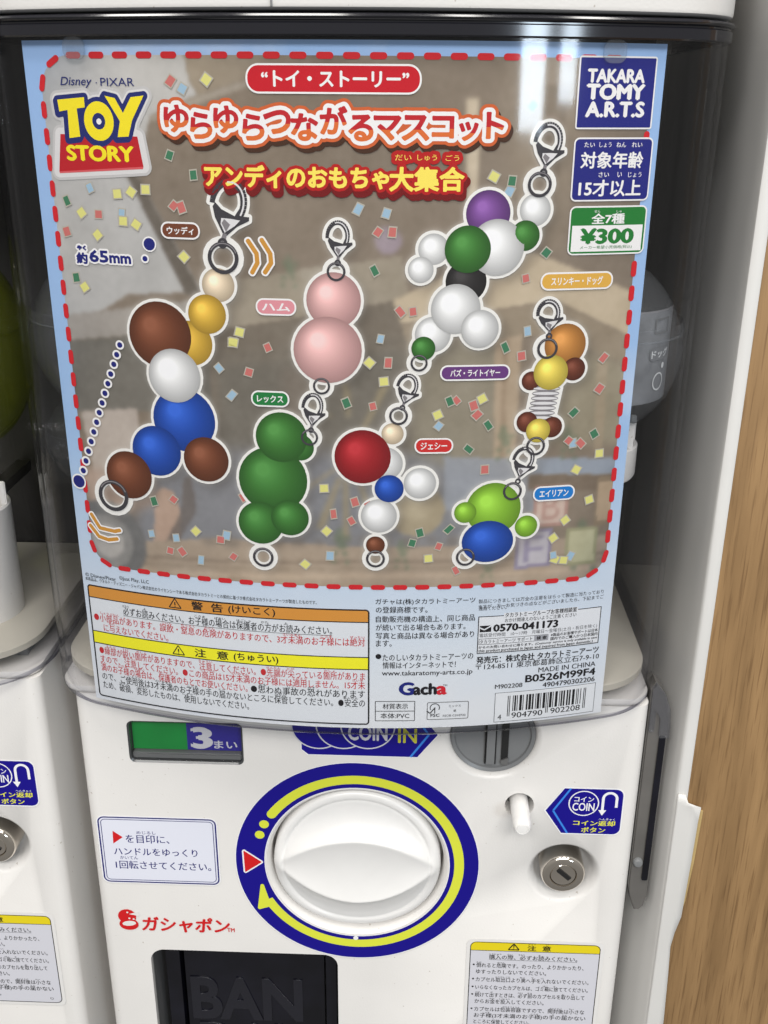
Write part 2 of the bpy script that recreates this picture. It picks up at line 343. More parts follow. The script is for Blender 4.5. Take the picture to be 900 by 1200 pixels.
STEP = 0.00003
class Print:
    """one printed element: polygons in sheet coordinates (u right, v up) with an ink and a layer"""
    def __init__(s, pix): s.items = []; s.pix = pix
    # --- shapes in sheet units
    def poly(s, pts, m, layer, holes=()):
        loops = [[Vector((p[0], p[1], 0)) for p in pts]]+[[Vector((p[0], p[1], 0)) for p in h] for h in holes]
        flat = [p for l in loops for p in l]
        for t in tessellate_polygon(loops): s.items.append(([(flat[i].x, flat[i].y) for i in t], m, layer))
    def convex(s, pts, m, layer): s.items.append((list(pts), m, layer))
    def tris(s, tr, m, layer):
        for t in tr: s.items.append(([tuple(p) for p in t], m, layer))
    def rect(s, u0, u1, v0, v1, m, layer): s.convex([(u0, v0), (u1, v0), (u1, v1), (u0, v1)], m, layer)
    def rrect(s, u0, u1, v0, v1, r, m, layer, n=5): s.poly(rrect_pts(u0, u1, v0, v1, r, n), m, layer)
    def frame(s, u0, u1, v0, v1, r, w, m, layer):
        s.poly(rrect_pts(u0, u1, v0, v1, r, 5), m, layer, [rrect_pts(u0+w, u1-w, v0+w, v1-w, max(r-w, r*.3), 5)])
    def ellipse(s, u, v, ru, rv, m, layer, n=28, rot=0):
        c, q = math.cos(rot), math.sin(rot)
        s.convex([(u+ru*math.cos(2*math.pi*i/n)*c-rv*math.sin(2*math.pi*i/n)*q, v+ru*math.cos(2*math.pi*i/n)*q+rv*math.sin(2*math.pi*i/n)*c) for i in range(n)], m, layer)
    def ring(s, u, v, r0, r1, m, layer, a0=0, a1=360, n=40, asp=1):
        full = abs(a1-a0) >= 360
        for i in range(n):
            t0 = math.radians(a0+(a1-a0)*i/n); t1 = math.radians(a0+(a1-a0)*(i+1)/n)
            s.convex([(u+r0*math.cos(t0), v+r0*asp*math.sin(t0)), (u+r1*math.cos(t0), v+r1*asp*math.sin(t0)), (u+r1*math.cos(t1), v+r1*asp*math.sin(t1)), (u+r0*math.cos(t1), v+r0*asp*math.sin(t1))], m, layer)
    def line(s, pts, w, m, layer, closed=False):
        for a, b in zip(pts, pts[1:]+([pts[0]] if closed else [])):
            d = Vector((b[0]-a[0], b[1]-a[1]));
            if d.length < 1e-9: continue
            d.normalize(); nx, ny = -d.y*w/2, d.x*w/2
            s.convex([(a[0]+nx, a[1]+ny), (a[0]-nx, a[1]-ny), (b[0]-nx, b[1]-ny), (b[0]+nx, b[1]+ny)], m, layer)
    def capsule_line(s, a, b, w, m, layer, n=6):
        d = Vector((b[0]-a[0], b[1]-a[1])); ang = math.atan2(d.y, d.x); r = w/2; pts = []
        for i in range(n+1):
            t = ang+math.pi/2+math.pi*i/n; pts.append((a[0]+r*math.cos(t), a[1]+r*math.sin(t)))
        for i in range(n+1):
            t = ang-math.pi/2+math.pi*i/n; pts.append((b[0]+r*math.cos(t), b[1]+r*math.sin(t)))
        s.convex(pts, m, layer)
    # --- shapes given where they sit on the photographed sheet
    def P(s, px, py): return s.pix(px, py)
    def ppoly(s, pts, m, layer, holes=()): s.poly([s.pix(*p) for p in pts], m, layer, [[s.pix(*p) for p in h] for h in holes])
    def pdisc(s, px, py, rpx, m, layer, n=24, asp=1):
        u, v = s.pix(px, py); r = (s.pix(px+rpx, py)[0]-s.pix(px-rpx, py)[0])/2
        s.ellipse(u, v, r, r*asp, m, layer, n)
    # --- lettering
    def fit(s, txt, a, b, hpx, bold=0, res=2, shear=0):
        """triangles of txt stretched from pixel a (left, mid height) to pixel b (right), hpx tall"""
        u0, va = s.pix(*a); u1, vb = s.pix(*b); v = (va+vb)/2
        mx, my = (a[0]+b[0])/2, (a[1]+b[1])/2
        h = s.pix(mx, my-hpx/2)[1]-s.pix(mx, my+hpx/2)[1]
        tr = text_tris(txt, bold, res, shear).copy(); x0, x1, y0, y1 = bbox(tr)
        tr[:, :, 0] = u0+(tr[:, :, 0]-x0)/(x1-x0)*(u1-u0); tr[:, :, 1] = v+((tr[:, :, 1]-y0)/(y1-y0)-.5)*h
        return tr
    def text(s, txt, a, b, hpx, m, layer, bold=0, res=2, shear=0):
        tr = s.fit(txt, a, b, hpx, bold, res, shear); s.weight(tr, text_tris(txt, 0, res, shear), m, layer, bold); return tr
    def textbox(s, txt, u0, u1, v0, v1, m, layer, bold=0, res=2, shear=0):
        tr = text_tris(txt, bold, res, shear).copy(); x0, x1, y0, y1 = bbox(tr)
        tr[:, :, 0] = u0+(tr[:, :, 0]-x0)/(x1-x0)*(u1-u0); tr[:, :, 1] = v0+(tr[:, :, 1]-y0)/(y1-y0)*(v1-v0)
        s.weight(tr, text_tris(txt, 0, res, shear), m, layer, bold); return tr
    def weight(s, tr, em, m, layer, bold):
        """ink a line of type; heavier weights are inked again a hair to each side"""
        s.tris(tr, m, layer)
        if not bold: return
        e0, e1, e2, e3 = bbox(em); t0, t1, t2, t3 = bbox(tr); bx, by = bold*(t1-t0)/(e1-e0), bold*(t3-t2)/(e3-e2)
        for i, (dx, dy) in enumerate(((-1, 0), (1, 0), (0, -.8), (0, .8)) if bold >= .02 else ((-1, 0), (1, 0))):
            q = tr.copy(); q[:, :, 0] += dx*bx; q[:, :, 1] += dy*by; s.tris(q, m, layer+.12*(i+1))
    def ruby_line(s, marked, u0, u1, v, em_h, m, layer, bold=0, ruby_h=.36, underline=False):
        """a line of text centred on v; [base|reading] sets small reading above the base"""
        base = ''; rubies = []; i = 0
        while i < len(marked):
            if marked[i] == '[':
                j = marked.index(']', i); b_, r_ = marked[i+1:j].split('|'); rubies.append((len(base), len(b_), r_)); base += b_; i = j+1
            else: base += marked[i]; i += 1
        tr = text_tris(base, bold, 2).copy(); x0, x1, y0, y1 = bbox(tr)
        sx = (u1-u0)/(x1-x0)
        ky0, ky1 = -.10, .80
        tr[:, :, 0] = u0+(tr[:, :, 0]-x0)*sx; tr[:, :, 1] = v+((tr[:, :, 1]-ky0)/(ky1-ky0)-.5)*em_h
        s.weight(tr, text_tris(base, 0, 2), m, layer, bold)
        adv = advances(base); tot = sum(adv)
        for st, ln, rd in rubies:
            a = u0+(u1-u0)*sum(adv[:st])/tot; b = u0+(u1-u0)*sum(adv[:st+ln])/tot
            w = min((b-a)*1.05, len(rd)*em_h*ruby_h*1.15); c = (a+b)/2
            s.textbox(rd, c-w/2, c+w/2, v+em_h*.52, v+em_h*(.52+ruby_h*.8), m, layer, bold=.01)
        if underline: s.rect(u0, u1, v-em_h*.60, v-em_h*.55, m, layer)
    # --- output
    def build(s, name, parent, surf, grid=None, base=0.0002, loc=None):
        mats = []; verts = []; faces = []; idx = []
        for pts, m, layer in s.items:
            if m not in mats: mats.append(m)
            mi = mats.index(m); w = base+layer*STEP
            pieces = [pts]
            if grid:
                us = [p[0] for p in pts]; k0 = math.floor(min(us)/grid+1e-9); k1 = math.floor(max(us)/grid-1e-9)
                if k1 > k0:
                    pieces = []
                    for k in range(k0, k1+1):
                        q = clip_u(clip_u(pts, k*grid, 1), (k+1)*grid, -1)
                        if len(q) > 2: pieces.append(q)
            for q in pieces:
                ar = sum(q[i][0]*q[(i+1) % len(q)][1]-q[(i+1) % len(q)][0]*q[i][1] for i in range(len(q)))
                if abs(ar) < 1e-13: continue
                if ar < 0: q = q[::-1]
                n = len(verts); verts += [surf(p[0], p[1], w) for p in q]; faces.append(tuple(range(n, n+len(q)))); idx.append(mi)
        me = mesh_from(name, verts, faces, mats, idx)
        return link_mesh(name, me, parent, loc)
def clip_u(pts, u, sgn):
    out = []
    for i in range(len(pts)):
        a, b = pts[i], pts[(i+1) % len(pts)]; da, db = (a[0]-u)*sgn, (b[0]-u)*sgn
        if da >= 0: out.append(a)
        if (da > 0) != (db > 0) and abs(da-db) > 1e-15 and not (da == 0 or db == 0):
            f = da/(da-db); out.append((u, a[1]+f*(b[1]-a[1])))
    return out
GRID = 0.004
def panel_map(u, v, w): return (u, -w, v)
def PosterPrint(): return Print(poster_uv)
def PanelPrint(): return Print(panel_uv)
def poster_build(p, name, parent, base=.00025): return p.build(name, parent, poster_map, GRID, .00008+base*.3)
def panel_build(p, name, parent, base=.0003): return p.build(name, parent, panel_map, None, base)

# colours of the printing
K = ink(28, 27, 30); NAVYI = ink(28, 34, 112); WHT = ink(240, 238, 236); REDI = ink(196, 32, 40)
YEL = ink(250, 232, 80); ORG = ink(218, 106, 48)
V_BLUE = mat('vinyl_blue', srgb(18, 6, 132), .3, spec=.4); V_YEL = vinyl(216, 222, 66); V_RED = vinyl(204, 26, 30); V_WHITE = vinyl(236, 236, 238)
V_CYAN = vinyl(56, 132, 222); V_NAVY = vinyl(26, 26, 108); V_CAUT = vinyl(226, 206, 30); V_K = vinyl(30, 28, 26)

# ================================================================== THE MACHINE
BODY_L, BODY_R = -0.1715, 0.1187
machine = thing('capsule_vending_machine', 'white capsule toy vending machine with big round white dial, standing against the wooden board', 'vending machine', (-0.0264, .15, -.62), 'capsule vending machines side by side')

def cover_profile(off=0.0, back=.15, n_arc=40, n_c=12, hw=HALF_W, front=COVER_FRONT, R=COVER_R, cr=CORNER_R):
    """plan of the cover from back right round the front to back left, offset outward by off"""
    hw = hw+off; R = R+off; cr = cr+off; yc = front-off+R
    # corner circle: tangent to side x=hw and to the front arc
    cxr = hw-cr; d = R-cr; cyr = yc-math.sqrt(d*d-cxr*cxr); a_t = math.atan2(cxr, yc-cyr)
    pts = [(XC+hw, back)]
    for i in range(n_c+1):
        a = (math.pi/2)+(a_t-math.pi/2)*i/n_c         # measured from -y towards +x
        pts.append((XC+cxr+cr*math.sin(a), cyr-cr*math.cos(a)))
    for i in range(1, n_arc):
        a = a_t-2*a_t*i/n_arc; pts.append((XC+R*math.sin(a), yc-R*math.cos(a)))
    for i in range(n_c+1):
        a = a_t+(math.pi/2-a_t)*i/n_c
        pts.append((XC-cxr-cr*math.sin(a), cyr-cr*math.cos(a)))
    pts.append((XC-hw, back)); return pts

# --- lower front panel with its openings
def front_panel():
    bm = bmesh.new(); r = .0065; z0, z1 = -.62, -.2795
    plan = [(BODY_R, .30)]+[(BODY_R-r+r*math.cos(-math.pi/2*i/8), r+r*math.sin(-math.pi/2*i/8)) for i in range(9)]
    plan += [(BODY_L+r-r*math.sin(math.pi/2*i/8), r-r*math.cos(math.pi/2*i/8)) for i in range(9)]+[(BODY_L, .30)]
    loft_plan(bm, [[(x, y, z0) for x, y in plan], [(x, y, z1) for x, y in plan]], cap0=True, cap1=True)
    me = bm_mesh('front_panel', bm, [M_WHITE]); o = bpy.data.objects.new('front_panel', me); COL.objects.link(o)
    def cut(bm2):
        c = bpy.data.objects.new('cutter', bm_mesh('cutter', bm2, [M_WHITE])); COL.objects.link(c)
        md = o.modifiers.new('b', 'BOOLEAN'); md.operation = 'DIFFERENCE'; md.object = c; md.solver = 'EXACT'
        dg = bpy.context.evaluated_depsgraph_get(); dg.update()
        nm = bpy.data.meshes.new_from_object(o.evaluated_get(dg)); o.modifiers.clear(); o.data = nm; bpy.data.objects.remove(c)
    b = bmesh.new(); prism_y(b, rrect_pts(-.1450, -.0862, -.3200, -.2955, .003), -.01, .014); cut(b)
    b = bmesh.new(); lathe_bm(b, .0418, -.3007, [(.0275, -.0022), (.0262, -.0006), (.0240, .0004), (.0226, .0016), (.0217, .0035), (.0217, .012)], 72); cut(b)
    b = bmesh.new(); lathe_bm(b, KC[0], KC[1], [(.0496, -.0012), (.0486, .0002), (.0476, .0012), (.0468, .0030), (.0466, .02)], 96); cut(b)
    b = bmesh.new(); lathe_bm(b, .0571, -.341, [(.0082, -.0012), (.0075, .0003), (.0072, .002), (.0072, .016)], 40); cut(b)
    b = bmesh.new(); lathe_bm(b, .083, -.3845, [(.0230, -.0016), (.0200, -.0001), (.0182, .0012), (.0163, .0042), (.0148, .0085), (.0128, .0122), (.0110, .0135)], 72); cut(b)
    b = bmesh.new(); prism_y(b, rrect_pts(-.1450, -.0387, -.60, -.4470, .008, 8), -.01, .034); cut(b)
    me = o.data
    for p in me.polygons: p.use_smooth = abs(p.normal.y) < .9995 and abs(p.normal.z) < .9995
    me.set_sharp_from_angle(angle=math.radians(38))
    COL.objects.unlink(o); bpy.data.objects.remove(o); me.name = 'front_panel'
    return me
KC = (-.0277, -.3825)
panel = link_mesh('front_panel', front_panel(), machine)

# --- collar between panel and cover
bm = bmesh.new(); r = .012; L, Rr = XC-.148, XC+.148
plan = [(Rr, .30)]+[(Rr-r+r*math.cos(-math.pi/2*i/8), -.001+r+r*math.sin(-math.pi/2*i/8)) for i in range(9)]
plan += [(L+r-r*math.sin(math.pi/2*i/8), -.001+r-r*math.cos(math.pi/2*i/8)) for i in range(9)]+[(L, .30)]
def shrink(pl, d): return [(x+(d if x < XC else -d), y+d) for x, y in pl]
loft_plan(bm, [[(x, y, -.2790) for x, y in shrink(plan, .0010)], [(x, y, -.2783) for x, y in shrink(plan, .0003)], [(x, y, -.277) for x, y in plan], [(x, y, -.2748) for x, y in plan]], cap0=True, cap1=True)
link_mesh('collar', bm_mesh('collar', bm, [M_WHITE], True, 40), machine)
bm = bmesh.new(); box_bm(bm, XC-.138, XC+.138, .016, .13, -.2746, -.2657)
link_mesh('tray_base', bm_mesh('tray_base', bm, [M_GREY]), machine)
# --- inner tray floor, dark back wall and ceiling
bm = bmesh.new(); t = cover_profile(-.0055, .13)
loft_plan(bm, [[(x, y, -.2655) for x, y in t], [(x, y, -.2622) for x, y in t], [(x+(.0008 if x < XC else -.0008), y+.0005, -.2616) for x, y in t]], cap0=True, cap1=True)
link_mesh('capsule_tray', bm_mesh('capsule_tray', bm, [M_TRAY], True, 40), machine)
bm = bmesh.new(); box_bm(bm, XC-.146, XC+.146, .132, .15, -.2655, .0285)
link_mesh('back_wall', bm_mesh('back_wall', bm, [M_DARK]), machine)
# --- clear cover: a 2.4 mm shell with a rounded bottom lip
bm = bmesh.new()
outer = [(-.0045, -.2788), (-.0018, -.2782), (-.0004, -.2768), (0, -.2745), (0, -.2635), (0, -.13), (0, .0206)]
rings = [[(x, y, z) for x, y in cover_profile(o_, .128)] for o_, z in outer]
inner = [[(x, y, z) for x, y in cover_profile(-.0024, .128)] for z in (.0206, -.13, -.2635, -.2745)]
loft_plan(bm, rings+inner, closed=False)
for f in bm.faces:
    c = f.calc_center_median()
    if c.z < -.2747: f.material_index = 1
cover = link_mesh('clear_cover', bm_mesh('clear_cover', bm, [M_COVER, M_COVEREDGE], True, 50, recalc=True), machine)
# --- smoked top rim with two bright mouldings
bm = bmesh.new()
rp = [(-.003, .0205), (.0006, .0205), (.0012, .0211), (.0012, .0247), (.0004, .0252), (.0004, .0257), (.0016, .0263), (.0020, .0270), (.0016, .0277), (0, .0282), (-.004, .0284)]
loft_plan(bm, [[(x, y, z) for x, y in cover_profile(o_, .128)] for o_, z in rp], closed=False)
bm.faces.new([bm.verts.new((x, y, .0226)) for x, y in cover_profile(-.003, .128)])
rim = link_mesh('cover_rim', bm_mesh('cover_rim', bm, [M_RIM], True, 35), machine)
# --- small clear hooks that hold the card at the top
for px_ in (88, 720):
    u, v = poster_uv(px_, 50); bm = bmesh.new()
    pts = rrect_pts(u-.0045, u+.0045, .0125, .0205, .003)
    a = [bm.verts.new(poster_map(x, z, .0009)) for x, z in pts]; b = [bm.verts.new(poster_map(x, z, .0021)) for x, z in pts]
    for i in range(len(pts)): bm.faces.new((a[i], a[(i+1) % len(pts)], b[(i+1) % len(pts)], b[i]))
    bm.faces.new(a); bm.faces.new(b)
    link_mesh('card_hook', bm_mesh('card_hook', bm, [M_CAPS]), machine)
# --- white lid with a seam
bm = bmesh.new()
lp = [(-.006, .0290), (-.0012, .0292), (.0002, .0300), (.0006, .0312), (.0006, .10), (-.003, .104)]
loft_plan(bm, [[(x, y, z) for x, y in cover_profile(o_, .30)] for o_, z in lp], cap0=True, cap1=True)
link_mesh('lid', bm_mesh('lid', bm, [M_WHITE], True, 40), machine)
bm = bmesh.new(); sx_ = on_y(318, 6, -.034)[0]
ys = min(y for x, y in cover_profile(.0006) if abs(x-sx_) < .02)
box_bm(bm, sx_-.0003, sx_+.0003, ys-.00025, ys+.003, .0300, .10)
link_mesh('lid_seam', bm_mesh('lid_seam', bm, [M_GREY]), machine)

# --- "how many coins" window
disp = None
bm = bmesh.new(); pts = rrect_pts(-.1453, -.0859, -.3203, -.2952, .0032)
ri = rrect_pts(-.1444, -.0868, -.3194, -.2961, .0026)
loft_plan(bm, [[(x, -.0003, z) for x, z in pts], [(x, .0004, z) for x, z in ri], [(x, .0125, z) for x, z in ri], [(x, .0125, z) for x, z in pts]])
disp = link_mesh('coin_count_window', bm_mesh('coin_count_window', bm, [mat('dark_frame', (.06, .063, .066), .25)], True, 30), machine)
WD = .0045
wpx = lambda x, y: on_y(x, y, WD)
p = Print(wpx); G1 = mat('green_card', srgb(10, 140, 58), .4, noise=.12, nscale=60); B1 = mat('blue_card', srgb(40, 32, 140), .4); SIL = mat('silver_ink', (.62, .62, .66), .35)
zc = wpx(215, 878)[1]; xm = wpx(219, 862)[0]
p.rect(-.1440, xm, zc, -.2962, G1, 0); p.rect(xm, -.0870, zc, -.2962, B1, 0)
p.text('3', (226, 864.5), (246.5, 864.5), 23, SIL, 2, .05, 6); p.text('まい', (251, 872), (278, 873), 9, SIL, 2, .02)
p.build('price_card', disp, lambda u, v, w: (u, WD-w, v))
bm = bmesh.new(); box_bm(bm, -.1442, -.0870, .0016, .0070, -.3192, zc-.0006)
bmesh.ops.bevel(bm, geom=bm.edges[:], offset=.0008, segments=2, affect='EDGES')
link_mesh('window_ledge', bm_mesh('window_ledge', bm, [mat('ledge_plastic', (.16, .165, .165), .2)], True, 40), disp)
bm = bmesh.new(); box_bm(bm, -.1443, -.0869, .0006, .0012, -.3193, -.2962); link_mesh('window_pane', bm_mesh('window_pane', bm, [M_COVER]), disp)

# --- COIN IN arrow sticker (its top is under the cover)
p = PanelPrint()
bot = panel_uv(420, 885)[1]; arrow_x = panel_uv(513, 862)[0]; xa = panel_uv(352, 870)[0]; xb = panel_uv(489, 886)[0]
top = -.2835; tipz = panel_uv(513, 861)[1]; xt = xb
def arrow_plate(x0, d, m, layer, z0, z1):
    p.poly([(x0+.003, z0), (xb-d, z0), (arrow_x-d*1.3, tipz), (xb-d, 2*tipz-z0), (x0+.003, z1), (x0, z1-.003), (x0, z0+.003)], m, layer)
p.poly([(xa+.0035, bot-.0005), (xb, bot-.0005), (arrow_x+.0006, tipz), (xb, 2*tipz-bot), (xa, 2*tipz-bot), (xa, bot+.003)], V_WHITE, 0)
p.poly([(xa+.004, bot), (xb, bot), (arrow_x, tipz), (xb, 2*tipz-bot), (xa+.0006, 2*tipz-bot), (xa+.0006, bot+.003)], V_BLUE, 1)
p.line([(xb-.0035, bot), (arrow_x-.0045, tipz), (xb-.0035, 2*tipz-bot)], .0011, V_CYAN, 2)
for cxp, lay in ((373, 2), (402, 4), (431, 6)):
    u, v = panel_uv(cxp, 850); p.ellipse(u, v, .0140, .0140, V_BLUE, lay); p.ring(u, v, .0133, .0140, SIL, lay+1)
u, v = panel_uv(431, 859)
p.textbox('COIN', u-.0098, u+.0098, v-.0040, v+.0050, SIL, 8, bold=.03, res=3)
u, v = panel_uv(477.5, 862.5); p.textbox('IN', u-.0046, u+.0046, v-.0038, v+.0046, mat('olive_ink', srgb(196, 194, 60), .4), 4, bold=.02, res=3)
panel_build(p, 'coin_in_sticker', machine)

# --- coin slot
bm = bmesh.new()
lathe_bm(bm, .0418, -.3007, [(.0217, .0100), (.0217, .0030), (.0212, .0022), (.0196, .0030), (.0192, .0044), (.0170, .0050)], 64, cap1=True)
slot = link_mesh('coin_slot', bm_mesh('coin_slot', bm, [M_GREY], True, 30), machine)
bm = bmesh.new(); box_bm(bm, .0388, .0430, .0020, .0050, -.3175, -.284)
link_mesh('coin_guide', bm_mesh('coin_guide', bm, [M_GREY]), slot)
bm = bmesh.new(); box_bm(bm, .0380, .0386, .0035, .0050, -.3182, -.284); box_bm(bm, .0432, .0438, .0035, .0050, -.3182, -.284); box_bm(bm, .0465, .0500, .0040, .0051, -.3180, -.284)
link_mesh('coin_opening', bm_mesh('coin_opening', bm, [M_BLACK]), slot)
bm = bmesh.new(); prism_y(bm, [(.0464, -.3182), (.0501, -.3182), (.0501, -.3140), (.0464, -.3158)], .0030, .0042)
link_mesh('coin_ramp', bm_mesh('coin_ramp', bm, [mat('slot_metal', (.25, .25, .25), .3, .6)]), slot)

# --- dial sticker ring and dial
p = PanelPrint(); cx, cz = KC
p.ring(cx, cz, .0494, .0658, V_WHITE, 0, n=96); p.ring(cx, cz, .0499, .0653, V_BLUE, 1, n=96)
def ang(px, py): x, z = panel_uv(px, py); return math.degrees(math.atan2(z-cz, x-cx))
a_s = ang(317, 953); a_e = ang(312, 1054)
if a_e > 0: a_e -= 360
p.ring(cx, cz, .0523, .0575, V_YEL, 2, a_s, a_e, n=90)
for px_, py_ in ((309.5, 965.4), (304.4, 977.7)):
    u, v = panel_uv(px_, py_); p.ellipse(u, v, .0026, .0026, V_YEL, 2, 20)
t0 = math.radians(a_s); p.ellipse(cx+.0549*math.cos(t0), cz+.0549*math.sin(t0), .0026, .0026, V_YEL, 3, 20)
tri = [panel_uv(*q) for q in ((286, 997), (306, 1009.6), (288, 1020.5))]
tt = np.array([[tri[0], tri[1], tri[2]]])
for pl in dilate(tt, .0011, .0003): p.convex(pl, V_WHITE, 2)
for pl in dilate(tt, .0003, .0002): p.convex(pl, V_RED, 3)
tri = [panel_uv(*q) for q in ((307.5, 1037), (304.5, 1063), (316, 1060))]
for pl in dilate(np.array([[tri[0], tri[1], tri[2]]]), .0010, .0003): p.convex(pl, V_YEL, 4)
u, v = panel_uv(417, 1098.5); p.ellipse(u, v, .0014, .0014, V_WHITE, 4, 16)
panel_build(p, 'dial_ring_sticker', machine)

def dial_mesh():
    NR, NA = 56, 144; Rk = .0450; verts = []; faces = []
    def sm(t): t = max(0, min(1, t)); return t*t*(3-2*t)
    def h(x, z):
        a = .0428; q = max(0.0, 1-(x/a)**2); Lh = .0200*q; ridge = .0008+.0062*q**.7
        edge = math.sqrt(max(1e-9, Rk*Rk-x*x)); az = abs(z)
        if az <= Lh:
            k = az/max(Lh, 1e-6); return ridge-.0022*q*(1-k*k)
        t = (az-Lh)/max(edge-Lh, 1e-5); low = -.0030*q
        k = min(1.0, t*1.35); val = ridge+(low-ridge)*(1-(1-k)**2.2)
        return val
    rs = [Rk*(i/NR)**.85 for i in range(1, NR+1)]
    verts.append((cx, -h(0, 0), cz))
    for r in rs:
        for k in range(NA):
            t = 2*math.pi*k/NA; x, z = r*math.cos(t), r*math.sin(t); hh = h(x*.985, z*.985)
            hh += .0007*sm((r-.0398)/.0008)-.0004*math.exp(-((r-.0396)/.0006)**2)
            f = (r-(Rk-.0030))/.0030
            if f > 0: hh = hh-.0030*(1-math.sqrt(max(0, 1-f*f)))
            verts.append((cx+x, -hh, cz+z))
    for k in range(NA): faces.append((0, 1+(k+1) % NA, 1+k))
    for i in range(NR-1):
        for k in range(NA):
            a = 1+i*NA+k; b = 1+i*NA+(k+1) % NA; faces.append((a, b, b+NA, a+NA))
    n0 = len(verts); last = 1+(NR-1)*NA
    for k in range(NA): x, y, z = verts[last+k]; verts.append((x, .019, z))
    for k in range(NA): faces.append((last+k, last+(k+1) % NA, n0+(k+1) % NA, n0+k))
    me = mesh_from('dial', verts, faces, [M_KNOB], smooth=True)
    bm = bmesh.new(); bm.from_mesh(me); bmesh.ops.recalc_face_normals(bm, faces=bm.faces); bm.to_mesh(me); bm.free()
    return me
dial = link_mesh('dial', dial_mesh(), machine)

# --- coin return push pin
bm = bmesh.new()
lathe_bm(bm, .0571, -.341, [(.0048, .015), (.0047, -.0150), (.0045, -.0172), (.0036, -.0188), (.0030, -.0190), (.0028, -.0186), (.0026, -.0190), (.0005, -.0191)], 40)
link_mesh('return_button', bm_mesh('return_button', bm, [M_KNOB], True, 40), machine)
bm = bmesh.new(); lathe_bm(bm, .0571, -.341, [(.0073, .0105), (.0073, .0150)], 40)
link_mesh('button_socket', bm_mesh('button_socket', bm, [M_GREY]), machine)

# --- coin return sticker
p = PanelPrint()
xl = panel_uv(638.5, 950)[0]; x1 = panel_uv(729, 950)[0]; zt = panel_uv(700, 924)[1]; zb = panel_uv(695, 977)[1]; zm = (zt+zb)/2; xs = panel_uv(662, 922)[0]
def hexa(d, m, layer):
    r = .004-d; pts = [(xl+d*1.5, zm), (xs+d*.3, zb+d)]
    for i in range(6): a = math.radians(-90+90*i/5); pts.append((x1-d-r+r*math.cos(a), zb+d+r+r*math.sin(a)))
    for i in range(6): a = math.radians(90*i/5); pts.append((x1-d-r+r*math.cos(a), zt-d-r+r*math.sin(a)))
    pts.append((xs+d*.3, zt-d)); p.poly(pts, m, layer)
hexa(-.0005, V_WHITE, 0); hexa(.0002, V_BLUE, 1)
p.line([(xs+.0032, zt-.0002), (xl+.0042, zm), (xs+.0032, zb+.0002)], .0010, V_CYAN, 2)
u, v = panel_uv(684, 941); p.ring(u, v, .0073, .0079, V_WHITE, 2, n=40)
p.textbox('コイン', u-.0050, u+.0050, v+.0010, v+.0042, V_WHITE, 2, bold=.02); p.textbox('COIN', u-.0056, u+.0056, v-.0046, v+.0002, V_WHITE, 2, bold=.02, res=3)
ux, vt = panel_uv(707, 936)[0], panel_uv(715, 929)[1]; ux2 = panel_uv(723, 936)[0]; um = (ux+ux2)/2; rr = (ux2-ux)/2; vb = panel_uv(707, 953)[1]
p.ring(um, vt-rr, rr-.0007, rr+.0007, V_WHITE, 2, 0, 180, n=16); p.line([(ux2, vt-rr), (ux2, vb+.004)], .0014, V_WHITE, 2); p.line([(ux, vt-rr), (ux, vb+.002)], .0014, V_WHITE, 2)
p.convex([(ux-.0021, vb+.0022), (ux+.0021, vb+.0022), (ux, vb-.0012)], V_WHITE, 3)
YV = vinyl(222, 220, 70)
u, v = panel_uv(696, 964.2); p.textbox('コイン返却', u-.0108, u+.0108, v-.0016, v+.0016, YV, 2, bold=.03); p.textbox('へんきゃく', u+.0022, u+.0106, v+.0020, v+.0033, V_WHITE, 2, bold=.01)
u, v = panel_uv(695, 971.8); p.textbox('ボタン', u-.0062, u+.0062, v-.0018, v+.0014, YV, 2, bold=.03)
panel_build(p, 'coin_return_sticker', machine)

# --- key lock
bm = bmesh.new(); LX, LZ = .0826, -.3838
lathe_bm(bm, LX, LZ, [(.0118, .0135), (.0118, .0000), (.0115, -.0014), (.0107, -.0024), (.0098, -.0027), (.0072, -.0027), (.0070, -.0020)], 64, cap0=True, cap1=False)
lock = link_mesh('key_lock', bm_mesh('key_lock', bm, [M_CHROME], True, 35), machine)
bm = bmesh.new(); lathe_bm(bm, LX, LZ, [(.0069, .002), (.0069, -.0018), (.0064, -.0023), (.0052, -.0021)], 48)
link_mesh('lock_core', bm_mesh('lock_core', bm, [M_CHROME], True, 35), lock)
bm = bmesh.new(); c_, s_ = math.cos(math.radians(-42)), math.sin(math.radians(-42))
prism_y(bm, [(LX+.0006+a*c_-b*s_, LZ+.0002+a*s_+b*c_) for a, b in ((-.0046, -.0012), (.0040, -.0012), (.0040, .0012), (-.0046, .0012))], -.0026, -.0018)
link_mesh('keyhole', bm_mesh('keyhole', bm, [M_BLACK]), lock)

# --- "turn the handle" sticker
p = PanelPrint(); a = panel_uv(117, 957); b = panel_uv(255, 1034)
u0, u1, v1, v0 = panel_uv(117.5, 990)[0], panel_uv(254.8, 990)[0], panel_uv(185, 958)[1], panel_uv(190, 1034.5)[1]
p.rrect(u0-.0007, u1+.0007, v0-.0007, v1+.0007, .0042, V_WHITE, 0); p.rrect(u0, u1, v0, v1, .0040, vinyl(222, 224, 236), 1)
p.frame(u0, u1, v0, v1, .0036, .0008, V_NAVY, 2); p.frame(u0+.0016, u1-.0016, v0+.0016, v1-.0016, .0024, .0004, V_NAVY, 2)
p.ppoly([(132, 973), (144, 980.5), (133, 988)], V_RED, 2)
p.text('を目印に、', (147.5, 982), (198.5, 984), 9.5, V_NAVY, 2, .012); p.text('めじるし', (160, 975), (182.5, 976), 3.6, V_NAVY, 2, .01)
p.text('ハンドルをゆっくり', (134, 997.5), (231.5, 999), 8.6, V_NAVY, 2, .012)
